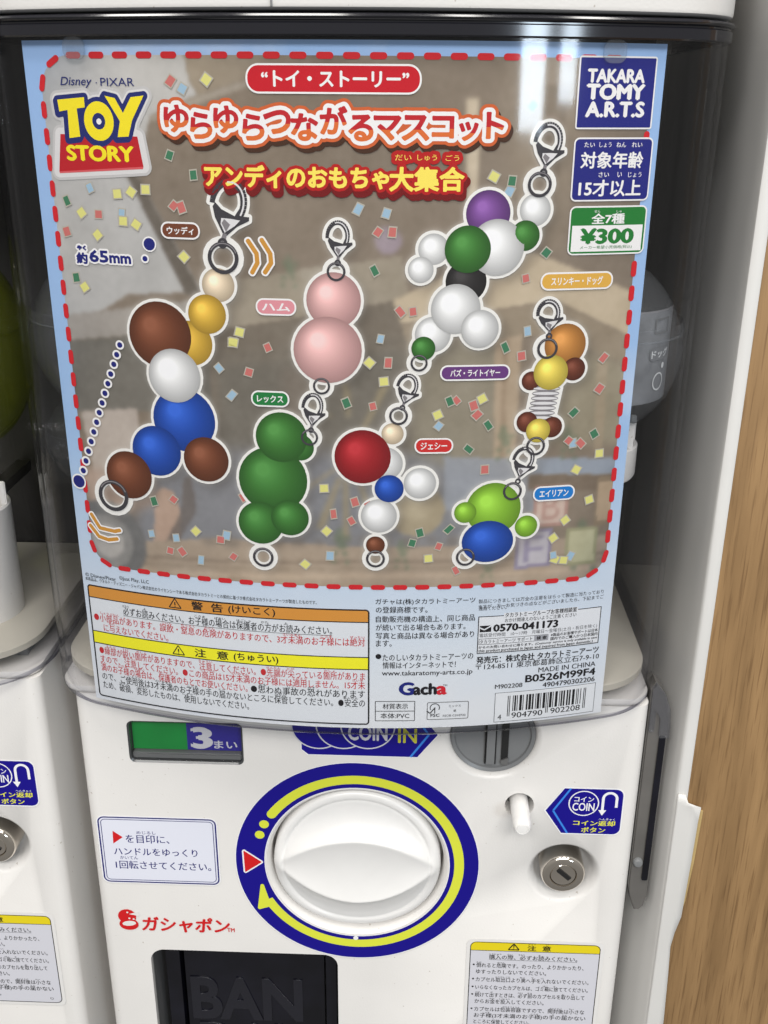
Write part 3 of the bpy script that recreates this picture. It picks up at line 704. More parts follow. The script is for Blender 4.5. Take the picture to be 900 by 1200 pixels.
p.text('1回転させてください。', (136, 1012.5), (247.5, 1015.5), 9.5, V_NAVY, 2, .012); p.text('かいてん', (141, 1004), (162, 1005), 3.6, V_NAVY, 2, .01)
panel_build(p, 'instruction_sticker', machine)

# --- red maker's mark
p = PanelPrint()
u, v = panel_uv(150, 1077.5)
sc = (panel_uv(161, 1080)[0]-panel_uv(139, 1080)[0])/22
p.ellipse(u-.0002, v+.0026, 10.5*sc, 10.2*sc, V_RED, 0, 32)
p.ellipse(u+.0004, v-.0030, 11.2*sc, 8.6*sc, V_RED, 1, 32)
p.poly([(u+.0010, v+.0042), (u+.0063, v+.0062), (u+.0068, v+.0030)], M_WHITE, 2)
p.ellipse(u+.0006, v-.0024, 8.0*sc, 3.6*sc, M_WHITE, 2, 24, rot=.12)
p.ellipse(u+.0010, v+.0012, .0006, .0006, M_WHITE, 3, 12); p.ellipse(u+.0034, v+.0008, .0006, .0006, M_WHITE, 3, 12); p.ellipse(u+.0002, v+.0054, .0006, .0006, M_WHITE, 3, 12)
p.text('ガシャポン', (166.5, 1082), (269, 1085), 17, V_RED, 0, .035, 3, .12)
p.text('TM', (266.5, 1089), (275, 1090), 4.5, V_RED, 0, .02)
panel_build(p, 'maker_mark', machine)

# --- caution sticker
def caution():
    p = PanelPrint(); u0 = panel_uv(551, 1110)[0]; u1 = .1073; v1 = panel_uv(625, 1105)[1]; v0 = v1-.0655; W = u1-u0
    p.rrect(u0-.002, u1+.002, v0-.002, v1+.002, .004, vinyl(226, 224, 222), 0)
    p.rrect(u0, u1, v0, v1, .0035, vinyl(208, 208, 216), 1)
    hb = v1-.0060
    pts = [(u0, hb), (u1, hb)]+[q for q in rrect_pts(u0, u1, v0, v1, .0035, 5) if q[1] > hb]
    p.poly([(u0, hb), (u1, hb)]+[q for q in rrect_pts(u0, u1, v0, v1, .0035, 5)[:12]], V_CAUT, 2)
    p.rect(u0, u1, hb-.00035, hb, V_K, 3); p.frame(u0, u1, v0, v1, .0035, .00045, V_K, 3)
    tx = u0+W*.335; p.line([(tx-.0030, hb+.0010), (tx+.0030, hb+.0010), (tx, hb+.0052)], .0007, V_K, 4, True); p.rect(tx-.0003, tx+.0003, hb+.0025, hb+.0042, V_K, 5); p.rect(tx-.0003, tx+.0003, hb+.0016, hb+.0020, V_K, 5)
    p.textbox('注', u0+W*.44, u0+W*.505, hb+.0006, hb+.0043, V_K, 4, .02); p.textbox('意', u0+W*.555, u0+W*.62, hb+.0006, hb+.0043, V_K, 4, .02)
    p.textbox('ちゅう', u0+W*.445, u0+W*.50, hb+.0046, hb+.0055, V_K, 4); p.textbox('い', u0+W*.58, u0+W*.60, hb+.0046, hb+.0055, V_K, 4)
    lh = .00395; em = .0042
    rows = [(.150, .830, '[購入|こうにゅう]の[際|さい]、[必|かなら]ずお[読|よ]みください。', 4.8, True, False), (.055, .885, '[倒|たお]れると[危険|きけん]です。のったり、よりかかったり、', 11.0, False, True), (.055, .600, 'ゆすったりしないでください。', 15.7, False, False),
            (.055, .935, 'カプセル[取出口|とりだしぐち]より[奥|おく]へ[手|て]を[入|い]れないでください。', 21.5, False, True), (.055, .935, 'いらなくなったカプセルは、ゴミ[箱|ばこ]に[捨|す]ててください。', 27.3, False, True),
            (.055, .915, '[続|つづ]けて[出|だ]すときは、[必|かなら]ず[前|まえ]のカプセルを[取|と]り[出|だ]して', 33.0, False, True), (.055, .600, 'からお[金|かね]を[投入|とうにゅう]してください。', 37.9, False, False),
            (.055, .925, 'カプセルは[包装容器|ほうそうようき]ですので、[開封後|かいふうご]は[小|ちい]さな', 43.9, False, True), (.055, .940, 'お[子様|こさま](3才未満のお[子様|こさま])の[手|て]の[届|とど]かない', 48.7, False, False), (.055, .50, 'ところに保管してください。', 53.5, False, False)]
    for a, b, s, d, ul, bullet in rows:
        v = hb-d*.001
        p.ruby_line(s, u0+W*a, u0+W*b, v, .0033, V_K, 4, bold=.008, underline=ul)
        if bullet: p.ellipse(u0+W*.034, v+.0004, .0006, .0006, V_K, 4, 12)
    p.textbox('り', u1-.0070, u1-.0050, v0+.0024, v0+.0042, V_K, 4)
    return panel_build(p, 'caution_sticker', machine)
caution()

# --- capsule outlet with smoked flap
bm = bmesh.new(); o_ = rrect_pts(-.1450, -.0387, -.60, -.4470, .008, 8)
loft_plan(bm, [[(x, .0030, z) for x, z in rrect_pts(-.1444, -.0393, -.60, -.4476, .0076, 8)], [(x, .0322, z) for x, z in rrect_pts(-.1444, -.0393, -.60, -.4476, .0076, 8)]], cap1=True)
outlet = link_mesh('capsule_outlet', bm_mesh('capsule_outlet', bm, [mat('outlet_lining', (.16, .16, .165), .25)], True, 30), machine)
bm = bmesh.new(); prism_y(bm, rrect_pts(-.1300, -.0480, -.60, -.4500, .006), .0145, .0180)
bmesh.ops.bevel(bm, geom=[e for e in bm.edges if abs(e.verts[0].co.y-.0145) < 1e-6 and abs(e.verts[1].co.y-.0145) < 1e-6], offset=.0010, segments=2, affect='EDGES')
flap = link_mesh('outlet_flap', bm_mesh('outlet_flap', bm, [M_NAVY], True, 30), outlet)
for ga, gb in ((-.1395, -.1315), (-.0465, -.0405)):
    bm = bmesh.new(); prism_y(bm, rrect_pts(ga, gb, -.60, -.4500, .0025), .0100, .0300)
    link_mesh('flap_guide', bm_mesh('flap_guide', bm, [M_NAVY], True, 30), outlet)
def raised_word(word, u0, u1, v0, v1):
    c = bpy.data.curves.new('word', 'FONT'); c.body = word; c.resolution_u = 4; c.extrude = .02; c.bevel_depth = .010; c.offset = .02
    o = bpy.data.objects.new('word', c); COL.objects.link(o); dg = bpy.context.evaluated_depsgraph_get(); dg.update()
    me = bpy.data.meshes.new_from_object(o.evaluated_get(dg)); bpy.data.objects.remove(o)
    xs = [v.co.x for v in me.vertices]; ys = [v.co.y for v in me.vertices]
    for v in me.vertices:
        x = u0+(v.co.x-min(xs))/(max(xs)-min(xs))*(u1-u0); z = v0+(v.co.y-min(ys))/(max(ys)-min(ys))*(v1-v0); v.co = (x, .0143-v.co.z*.02, z)
    return me
for wd, pa, pb, pt, pb2 in (('BAN', 225, 355, 1145, 1194), ('DAI', 232, 330, 1198, 1250)):
    me = raised_word(wd, on_y(pa, 1170, .0145)[0], on_y(pb, 1170, .0145)[0], on_y(280, pb2, .0145)[1], on_y(280, pt, .0145)[1])
    me.materials.clear(); me.materials.append(M_LETTER); link_mesh('raised_lettering', me, flap)

# ================================================================== NEIGHBOUR: copy of the machine with copies of all its parts
def copy_tree(o, parent=None):
    kids = [k for k in COL.objects if k.parent == o]
    c = o.copy(); COL.objects.link(c); c.parent = parent
    for k in kids: copy_tree(k, c)
    return c
neigh = copy_tree(machine); neigh.location = machine.location+Vector((-.3085, .004, .0045))
neigh['label'] = 'white capsule vending machine mostly cut off at the left edge, without a display card'

# ================================================================== THE DISPLAY CARD
card = thing('display_card', 'pale blue paper display card with red dashed border, behind the clear cover of the machine', 'display card', (XC, COVER_FRONT+.003, poster_uv(400, 840)[1]))
UL = (poster_uv(28, 48)[0]+poster_uv(62, 360)[0]+poster_uv(110, 820)[0])/3; UR = (poster_uv(780, 65)[0]+poster_uv(745, 420)[0]+poster_uv(705, 836)[0])/3
VT = .0195; VB = (poster_uv(110, 819)[1]+poster_uv(400, 848)[1]+poster_uv(704, 836)[1])/3
M_SKY = ramp_ink('printed_sky', [(0, (226, 229, 232)), (.12, (216, 224, 232)), (.30, (186, 206, 228)), (.45, (158, 190, 228)), (1, (152, 186, 230))], 'Z', 0, VT-VB, cloud=16)
sheet = []
nU = int((UR-UL)/.003)
verts = []; faces = []
for w in (0, -.0004):
    for j in range(2):
        for i in range(nU+1): verts.append(poster_map(UL+(UR-UL)*i/nU, VB if j == 0 else VT, w))
N = nU+1
for i in range(nU):
    faces.append((i, i+1, N+i+1, N+i)); faces.append((2*N+i, 3*N+i, 3*N+i+1, 2*N+i+1))
    faces.append((N+i, N+i+1, 3*N+i+1, 3*N+i)); faces.append((i, 2*N+i, 2*N+i+1, i+1))
faces += [(0, N, 3*N, 2*N), (nU, 2*N+nU, 3*N+nU, N+nU)]
link_mesh('paper_sheet', mesh_from('paper_sheet', verts, faces, [M_SKY]), card)

# --- picture area
p = PosterPrint(); pl_, pr_ = poster_uv(50, 110)[0], poster_uv(741, 330)[0]; pt_, pb_ = poster_uv(410, 65)[1], poster_uv(430, 688)[1]
def room(name, col, noise=.10, ns=90):
    return mat(name, srgb(*col), .5, spec=.25, noise=noise, nscale=ns)
RC = .013

# --- confetti
p = PosterPrint()
CR, CG, CB, CY = ink(200, 112, 106), ink(66, 122, 90), ink(156, 186, 206), ink(220, 216, 128)
HALO = ink(182, 176, 162)
conf = {'r': [(200, 95), (213, 243), (116, 251), (79, 271), (204, 241), (443, 272), (460, 272), (469, 365), (314, 407), (292, 436), (455, 425), (437, 476), (286, 582), (204, 585), (416, 588), (391, 602), (412, 610), (200, 645), (214, 646), (259, 632), (274, 652), (484, 300 + 65), (616, 326), (611, 417), (707, 419), (702, 455), (535, 469), (555, 475), (559, 486), (568, 550), (666, 516), (680, 519), (514, 640), (534, 668), (432, 592)],
        'g': [(199, 182), (227, 205), (79, 235), (90, 325), (640, 296), (600, 212), (624, 124), (439, 317), (406, 472), (592, 407), (527, 470), (572, 498), (549, 526), (181, 587), (672, 483), (696, 508), (492, 624), (483, 636), (526, 620)],
        'b': [(214, 104), (106, 220), (143, 251), (257, 431), (272, 463), (420, 245), (453, 250), (446, 397), (597, 224), (618, 388), (514, 499), (178, 625), (207, 630), (266, 627), (236, 656), (387, 651), (648, 650), (671, 519), (668, 651)],
        'y': [(242, 93), (96, 249), (115, 275), (138, 227), (154, 225), (171, 222), (145, 259), (160, 263), (216, 301), (100, 336), (281, 389), (273, 401), (433, 425), (450, 447), (579, 207), (565, 467), (513, 486), (380, 572), (230, 622), (358, 661), (383, 622), (502, 654), (702, 531), (675, 550), (690, 585), (662, 609), (648, 630), (660, 656), (650, 655), (274, 401)]}
k = 0
for key, m_ in (('r', CR), ('g', CG), ('b', CB), ('y', CY)):
    for (px_, py_) in conf[key]:
        k += 1; rnd = random.Random(k*13+1); a = math.radians(rnd.uniform(-50, 50)); u, v = poster_uv(px_, py_)
        w, h = .0013*rnd.uniform(.9, 1.2), .0017*rnd.uniform(.9, 1.2)
        if key == 'y': w, h = .0017, .0017
        def quad(f): return [(u+(x*f*w)*math.cos(a)-(y*f*h)*math.sin(a), v+(x*f*w)*math.sin(a)+(y*f*h)*math.cos(a)) for x, y in ((-1, -1), (1, -.9), (.9, 1), (-1, .9))]
        p.convex(quad(1.30), HALO, (k % 3)*2); p.convex(quad(1), m_, (k % 3)*2+1)
poster_build(p, 'confetti_print', card, .00075)

# --- red dashed border
p = PosterPrint(); RD = ink(206, 36, 44); path = []
bl, br, bt, bb = pl_, pr_, pt_, pb_
def along(s):
    segs = [('t', br-bl-2*RC), ('c1', RC*math.pi/2), ('r', bt-bb-2*RC), ('c2', RC*math.pi/2), ('b', br-bl-2*RC), ('c3', RC*math.pi/2), ('l', bt-bb-2*RC), ('c4', RC*math.pi/2)]
    for nme, L_ in segs:
        if s <= L_: break
        s -= L_
    f = s/RC
    return {'t': lambda: (bl+RC+s, bt), 'c1': lambda: (br-RC+RC*math.sin(f), bt-RC+RC*math.cos(f)), 'r': lambda: (br, bt-RC-s), 'c2': lambda: (br-RC+RC*math.cos(f), bb+RC-RC*math.sin(f)),
            'b': lambda: (br-RC-s, bb), 'c3': lambda: (bl+RC-RC*math.sin(f), bb+RC-RC*math.cos(f)), 'l': lambda: (bl, bb+RC+s), 'c4': lambda: (bl+RC-RC*math.cos(f), bt-RC+RC*math.sin(f))}[nme]()
total = 2*(br-bl-2*RC)+2*(bt-bb-2*RC)+2*math.pi*RC; nd = round(total/.0099)
for i in range(nd):
    s0 = total*i/nd+.0006; p.capsule_line(along(s0), along(min(s0+.0040, total-1e-6)), .0024, RD, 0)
poster_build(p, 'dashed_border', card, .0006)

# --- top red title pill
def pill(name, txt, pa, pb, hpx, fill, txtcol, tb, rim=WHT, bold=.02, tp=.62, base=.0011):
    p = PosterPrint(); (u0, va), (u1, vb) = poster_uv(*pa), poster_uv(*pb); v = (va+vb)/2; mx, my = (pa[0]+pb[0])/2, (pa[1]+pb[1])/2
    h = (poster_uv(mx, my-hpx/2)[1]-poster_uv(mx, my+hpx/2)[1]); r = h*.46
    t = .0007
    p.rrect(u0-t, u1+t, v-h/2-t, v+h/2+t, r+t, rim, 0, 8); p.rrect(u0, u1, v-h/2, v+h/2, r, fill, 1, 8)
    ta, tb2 = tb; p.textbox(txt, u0+(u1-u0)*ta, u0+(u1-u0)*tb2, v-h*tp/2, v+h*tp/2, txtcol, 2, bold, 3)
    return poster_build(p, name, card, base)
pill('series_title', '“トイ・ストーリー”', (290, 90), (492, 95), 31, ink(198, 26, 40), WHT, (.085, .935), bold=.035, tp=.60)

# --- main title, letter by letter
p = PosterPrint(); TW, TO, TS = WHT, ink(206, 98, 52), ink(70, 44, 30); T1, T2 = ink(190, 36, 44), ink(220, 110, 52)
glyphs = [('ゆ', 207, 139, 30), ('ら', 236, 147, 29), ('ゆ', 265, 140, 30), ('ら', 297, 149, 29), ('つ', 325, 143, 26), ('な', 357, 149, 30), ('が', 391, 141, 31), ('る', 423, 150, 29), ('マ', 454, 150, 27), ('ス', 487, 150, 28), ('コ', 519, 149, 24), ('ッ', 549, 154, 20), ('ト', 580, 147, 29)]
allt = []
for ch, px_, py_, hp in glyphs:
    x0, x1, y0, y1 = bbox(text_tris(ch, .02, 3)); w = min(30, hp*(x1-x0)/(y1-y0))
    allt.append(p.fit(ch, (px_-w/2, py_), (px_+w/2, py_), hp, .028, 4))
A = np.concatenate(allt); C_ = .00028
sh = A.copy(); sh[:, :, 0] += .0010; sh[:, :, 1] -= .0016
for q in dilate(sh, .0031, C_): p.convex(q, TS, 0)
for q in dilate(A, .0031, C_): p.convex(q, TO, 1)
for q in dilate(A, .0019, C_): p.convex(q, TW, 2)
def split_v(pts, v, sgn):
    q = clip_u([(b_, a_) for a_, b_ in pts], v, sgn); return [(b_, a_) for a_, b_ in q]
for tr, g in zip(allt, glyphs):
    vm = (tr[:, :, 1].min()+tr[:, :, 1].max())/2-.0006
    for pts in dilate(tr, .00042, .0002):
        for sgn, m_ in ((1, T1), (-1, T2)):
            q = split_v(pts, vm, sgn)
            if len(q) > 2: p.convex(q, m_, 3)
poster_build(p, 'main_title', card, .0010)

# --- subtitle
p = PosterPrint(); S1, S2, SY = ink(182, 30, 30), ink(116, 20, 22), ink(250, 228, 98)
tr1 = p.fit('アンディのおもちゃ', (241, 204), (455, 210), 25, .035, 3); tr2 = p.fit('大集合', (457, 209), (543, 211), 27, .03, 3)
rb = [p.fit('だい', (463, 184), (482, 185), 7, .02), p.fit('しゅう', (489, 184.5), (512, 185), 7, .02), p.fit('ごう', (522, 185), (538, 185), 7, .02)]
A = np.concatenate([tr1, tr2]); AR = np.concatenate([A]+rb)
sh = A.copy(); sh[:, :, 0] += .0008; sh[:, :, 1] -= .0018
for q in dilate(sh, .0020, .0003): p.convex(q, S2, 0)
for q in dilate(AR, .0015, .0003): p.convex(q, S1, 1)
[p.convex(q, SY, 2) for q in dilate(A, .00034, .0002)]; [p.tris(q, SY, 2) for q in rb]; poster_build(p, 'subtitle', card, .0016)

# --- film title logo
p = PosterPrint(); Z = lambda x, y: (60+x/3.3333, 70+y/3.3333)
LB, LY, LR = ink(34, 44, 108), ink(246, 226, 40), ink(186, 30, 40)
T_ = [Z(*q) for q in ((26, 156), (130, 146), (133, 186), (102, 190), (116, 300), (74, 306), (66, 196), (34, 202))]
Y_ = [Z(*q) for q in ((210, 140), (250, 150), (282, 208), (312, 146), (362, 140), (318, 236), (304, 300), (262, 302), (270, 240))]
p.ppoly([Z(38, 290), Z(338, 300), Z(362, 418), Z(34, 436)], LR, 1); p.ppoly([Z(34, 436), Z(362, 418), Z(360, 427), Z(36, 443)], ink(214, 92, 96), 1)
def tess(pts):
    uv = [poster_uv(*q) for q in pts]; return np.array([[uv[i] for i in t] for t in tessellate_polygon([[Vector((a_, b_, 0)) for a_, b_ in uv]])])
ou, ov = poster_uv(*Z(188, 240)); orad = poster_uv(*Z(246, 240))[0]-ou
oel = [(ou+orad*math.cos(2*math.pi*i/32), ov+orad*1.12*math.sin(2*math.pi*i/32)) for i in range(32)]
otri = np.array([[oel[0], oel[i], oel[i+1]] for i in range(1, 31)])
A = np.concatenate([tess(T_), tess(Y_), otri])
base_t = tess([Z(38, 290), Z(338, 300), Z(362, 418), Z(34, 436)])
for q in dilate(np.concatenate([A, base_t]), .0034, .0004): p.convex(q, ink(196, 194, 192), -2)
for q in dilate(np.concatenate([A, base_t]), .0024, .0004): p.convex(q, ink(218, 216, 214), -1)
shd = A.copy(); shd[:, :, 0] -= .0005; shd[:, :, 1] -= .0006
for q in dilate(np.concatenate([A, shd]), .0016, .0003): p.convex(q, LB, 2)
p.tris(np.concatenate([tess(T_), tess(Y_)]), LY, 3); p.tris(otri, LY, 4); p.ring(ou, ov, orad, orad+.0008, LB, 3, asp=1.12)
p.ellipse(ou, ov, .0028, .0030, LB, 5); p.ellipse(ou+.0001, ov-.0001, .0011, .0011, WHT, 6)
p.text('STORY', Z(66, 364), Z(322, 368), 17, LY, 3, .05, 4)
p.text('Disney', (71, 96), (108, 97), 13, LB, 0, .005, 4, .25); p.text('·', (112.5, 97), (114, 97), 1.5, LB, 0); p.text('PIXAR', (118, 95.5), (157.5, 96.5), 9.5, LB, 0, 0, 4)
poster_build(p, 'film_logo', card, .0008)

# --- maker badge, age badge, price badge
def badge_box(p, c0, c1, r, fill, layer, rim=.0006):
    (u0, v1), (u1, v0) = poster_uv(*c0), poster_uv(*c1)
    p.rrect(u0-rim, u1+rim, v0-rim, v1+rim, r+rim, WHT, layer, 6); p.rrect(u0, u1, v0, v1, r, fill, layer+1, 6); return u0, u1, v0, v1
BB = ink(36, 40, 124)
p = PosterPrint(); badge_box(p, (681, 67), (761, 149.5), .0004, BB, 0)
p.text('TAKARA', (689, 88), (754.5, 90), 15, WHT, 2, .05, 3); p.text('TOMY', (688, 107), (754, 108.5), 17, WHT, 2, .06, 3); p.text('A.R.T.S', (686.5, 127.5), (753.5, 129), 17, WHT, 2, .05, 3)
poster_build(p, 'maker_badge', card, .0012)
p = PosterPrint(); badge_box(p, (674.5, 163), (757, 233), .0016, BB, 0)
for t_, a_, b_ in (('たい', 684.5, 696.5), ('しょう', 702, 716), ('ねん', 722, 733), ('れい', 740, 752)): p.text(t_, (a_, 169), (b_, 170), 6, WHT, 2, .012)
p.text('対象年齢', (680.5, 186), (752.5, 189), 19, WHT, 2, .028, 3)
for t_, a_, b_ in (('さい', 701, 713), ('い', 723, 728), ('じょう', 735.5, 751)): p.text(t_, (a_, 204), (b_, 205), 6, WHT, 2, .012)
p.text('15才以上', (678, 220), (750, 220.5), 19, WHT, 2, .028, 3)
poster_build(p, 'age_badge', card, .0012)
p = PosterPrint(); GR = ink(36, 122, 52); u0, u1, v0, v1 = badge_box(p, (669.5, 243.5), (751.5, 295), .0018, GR, 0)
(a0, b1), (a1, b0) = poster_uv(672.5, 264.5), poster_uv(748, 293)
p.rect(u0+.0008, u1-.0008, b0, b1, WHT, 2)
p.text('全7種', (693, 255.5), (731, 256.5), 12, WHT, 2, .03, 3); p.text('ぜん', (696, 247.5), (703, 247.5), 3, WHT, 2); p.text('しゅ', (722, 247.5), (728, 247.5), 3, WHT, 2)
p.text('¥300', (680.5, 276), (740.5, 276.5), 17, GR, 3, .05, 3); p.text('メーカー希望小売価格(税込)', (679, 289.5), (739.5, 289.5), 4.5, GR, 3, .005)
poster_build(p, 'price_badge', card, .0012)

# --- measuring line and its text
p = PosterPrint(); DB = ink(30, 36, 116)
p.pdisc(175.5, 286, 8.2, WHT, 0); p.pdisc(175.5, 286, 6.6, DB, 1); p.pdisc(170.5, 303, 4.8, WHT, 0); p.pdisc(170.5, 303, 2.9, DB, 1)
pts = [(141, 404)]+[(137.5-3.35*i, 415.5+11.3*i) for i in range(12)]
pts = [(141+(98.5-141)*i/13-1.0*math.sin(i/13*math.pi), 404+(551-404)*i/13) for i in range(14)]
for i, (a_, b_) in enumerate(pts): p.pdisc(a_, b_, 5.0, WHT, 2*(i % 2)); p.pdisc(a_, b_, 3.0, DB, 2*(i % 2)+1, 16)
p.pdisc(93.5, 563.5, 8.0, WHT, 4); p.pdisc(93.5, 563.5, 6.4, DB, 5)
t1 = [p.fit('約', (91, 302), (103, 302.5), 12, .01), p.fit('65', (106, 300), (127, 300.5), 13, .05), p.fit('mm', (129.5, 304), (153.5, 304), 8, .03), p.fit('やく', (91.5, 290), (101, 290.5), 4.5, .01)]
A = np.concatenate(t1)
for q in dilate(A, .0010, .00025): p.convex(q, WHT, 0)
for q in dilate(A, .00026, .00018): p.convex(q, DB, 1)
p.tris(A, DB, 2); poster_build(p, 'size_mark', card, .0013)

# --- printed charms: plain bead strings standing in for the pictured toys, each on its clasp and ring
S_D, S_M, S_L = ink(64, 62, 66), ink(132, 128, 130), ink(222, 220, 220); GLOW, GLOW2 = ink(238, 236, 230), ink(190, 182, 170)
def mm_per_px(px, py): return (poster_uv(px+5, py)[0]-poster_uv(px-5, py)[0])/10
def tube(pts, w):
    out = []
    for a_, b_ in zip(pts, pts[1:]):
        d = np.array(b_)-np.array(a_); L_ = np.hypot(*d);
        if L_ < 1e-9: continue
        n_ = np.array((-d[1], d[0]))/L_*w/2; a2, b2 = np.array(a_), np.array(b_)
        out += [[a2+n_, a2-n_, b2-n_], [a2+n_, b2-n_, b2+n_]]
    return out
SILHOUETTES = []
class Charm:
    def __init__(s): s.p = PosterPrint(); s.sil = []
    def loop(s, px, py, r, lay=6):
        u, v = poster_uv(px, py); R_ = r*mm_per_px(px, py); s.p.ring(u, v, R_*.76, R_, S_D, lay, n=32); s.p.ring(u, v, R_*.86, R_*.93, S_M, lay+1, 20, 150, n=14)
        c = [(u+R_*math.cos(2*math.pi*i/18), v+R_*math.sin(2*math.pi*i/18)) for i in range(19)]; s.sil += tube(c, R_*.3)
    def clasp(s, top, bot, wpx, lay=6):
        """lobster clasp from its top to its swivel"""
        (u0, v0), (u1, v1) = poster_uv(*top), poster_uv(*bot); L_ = math.hypot(u0-u1, v0-v1); ex = ((u0-u1)/L_, (v0-v1)/L_); ey = (-ex[1], ex[0]); W = wpx*mm_per_px(*top)
        f = lambda a_, b_: (u1+ex[0]*a_*L_-ey[0]*b_*W, v1+ex[1]*a_*L_-ey[1]*b_*W)
        arc = [f(.62+.36*math.sin(t), -.10+.40*math.cos(t)) for t in [math.radians(x) for x in range(190, -61, -10)]]
        body = [f(*q) for q in ((.10, -.03), (.10, .06), (.30, .26), (.46, .52), (.52, .50), (.50, .36), (.62, .32), (.62, .22), (.46, .14), (.50, -.22), (.58, -.42), (.50, -.46), (.34, -.34))]
        for a_, b_ in zip(arc, arc[1:]): pass
        n = len(arc)
        for i in range(n-1):
            w = W*(.13+.05*math.sin(math.pi*i/(n-1)))
            s.p.line([arc[i], arc[i+1]], w, S_D, lay+(i % 2)*0)
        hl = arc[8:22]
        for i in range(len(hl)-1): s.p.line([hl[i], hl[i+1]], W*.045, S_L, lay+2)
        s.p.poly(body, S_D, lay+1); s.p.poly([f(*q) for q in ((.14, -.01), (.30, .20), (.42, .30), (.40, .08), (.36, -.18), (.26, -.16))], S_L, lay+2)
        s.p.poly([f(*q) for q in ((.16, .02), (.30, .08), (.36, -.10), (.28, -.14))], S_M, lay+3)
        s.p.poly([f(*q) for q in ((-.02, -.07), (-.02, .07), (.13, .05), (.13, -.05))], S_M, lay+1); u, v = f(-.04, 0); s.p.ring(u, v, W*.06, W*.13, S_D, lay+2, n=16)
        s.sil += tube(arc, W*.16); bt_ = np.array([[body[i] for i in t] for t in tessellate_polygon([[Vector((a_, b_, 0)) for a_, b_ in body]])]); s.sil += list(bt_)
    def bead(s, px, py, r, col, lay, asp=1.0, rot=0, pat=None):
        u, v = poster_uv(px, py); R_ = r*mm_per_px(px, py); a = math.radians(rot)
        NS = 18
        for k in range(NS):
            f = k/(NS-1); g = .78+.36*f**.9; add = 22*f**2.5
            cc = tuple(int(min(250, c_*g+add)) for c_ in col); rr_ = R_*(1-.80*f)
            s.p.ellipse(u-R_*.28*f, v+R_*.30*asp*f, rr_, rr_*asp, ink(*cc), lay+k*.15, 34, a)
        if pat == 'spots':
            for (ex, ey, er) in ((-.35, .35, .22), (.30, .10, .18), (-.15, -.40, .24), (.45, -.45, .15), (.25, .62, .14), (-.68, -.12, .13)): s.p.ellipse(u+ex*R_, v+ey*R_*asp, er*R_, er*R_*.8, ink(46, 40, 38), lay+2.75, 14, ex*2)
        if pat == 'grid':
            g_ = ink(*[int(c_*.82) for c_ in col])
            for f in (-.6, -.2, .2, .6):
                h_ = math.sqrt(1-f*f)*.96; s.p.line([(u+f*R_, v-h_*R_*asp), (u+f*R_, v+h_*R_*asp)], R_*.05, g_, lay+2.75); s.p.line([(u-h_*R_, v+f*R_*asp), (u+h_*R_, v+f*R_*asp)], R_*.05, g_, lay+2.85)
        c = [(u+R_*math.cos(2*math.pi*i/28)*math.cos(a)-R_*asp*math.sin(2*math.pi*i/28)*math.sin(a), v+R_*math.cos(2*math.pi*i/28)*math.sin(a)+R_*asp*math.sin(2*math.pi*i/28)*math.cos(a)) for i in range(28)]
        s.sil += [[c[0], c[i], c[i+1]] for i in range(1, 27)]
    def coil(s, a, b, w, n, lay):
        (u0, v0), (u1, v1) = poster_uv(*a), poster_uv(*b); W = w*mm_per_px(*a); d = np.array((u1-u0, v1-v0)); L_ = np.hypot(*d); e = d/L_; q = np.array((-e[1], e[0]))
        rot = math.atan2(q[1], q[0])
        for i in range(n):
            c = np.array((u0, v0))+d*(i+.5)/n
            s.p.ellipse(c[0], c[1], W, L_/n*.62, S_M, lay+(i % 2)*2, 24, rot+.12); s.p.ellipse(c[0], c[1], W*.96, L_/n*.30, S_L, lay+(i % 2)*2+1, 24, rot+.12)
        s.sil += tube([(u0, v0), (u1, v1)], 2*W)
    def done(s, label, base=.0016):
        A = np.array([np.array(t, dtype=float) for t in s.sil]); q_ = Print(poster_uv); q_.items = []
        SILHOUETTES.extend(list(A))
        for q in dilate(A, .0012, .0004): s.p.convex(q, GLOW, 2)
        o = poster_build(s.p, 'charm_picture', card, base-.0006); o['label'] = label; return o
BRN, CRM, GLD, BLU, WT, GRN, PNK, RED_, PUR, LIME, TAN, DKB, BLKC = (112, 62, 40), (226, 206, 176), (212, 170, 62), (32, 76, 172), (226, 226, 224), (58, 116, 48), (218, 170, 166), (156, 30, 36), (116, 72, 140), (132, 184, 52), (190, 128, 62), (104, 52, 36), (44, 42, 42)
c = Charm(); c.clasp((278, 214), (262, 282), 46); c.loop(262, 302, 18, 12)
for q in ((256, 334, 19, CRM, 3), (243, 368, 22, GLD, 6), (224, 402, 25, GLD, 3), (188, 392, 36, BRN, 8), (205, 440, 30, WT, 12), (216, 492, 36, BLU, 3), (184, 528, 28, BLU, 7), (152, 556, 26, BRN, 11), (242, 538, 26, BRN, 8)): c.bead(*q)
c.loop(134, 580, 17, 15); c.done('big string of brown, yellow, white and blue beads')
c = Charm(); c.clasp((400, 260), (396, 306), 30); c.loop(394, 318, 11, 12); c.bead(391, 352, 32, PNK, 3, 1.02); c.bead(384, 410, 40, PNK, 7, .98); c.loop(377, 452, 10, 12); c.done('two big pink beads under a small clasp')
c = Charm(); c.clasp((371, 462), (365, 502), 27); c.loop(363, 512, 10, 12)
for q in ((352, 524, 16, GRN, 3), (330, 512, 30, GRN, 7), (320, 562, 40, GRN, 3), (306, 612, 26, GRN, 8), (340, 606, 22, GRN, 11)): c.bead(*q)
c.loop(309, 652, 12, 15); c.done('cluster of five green beads')
c = Charm(); c.clasp((650, 146), (637, 200), 36); c.loop(632, 216, 14, 12)
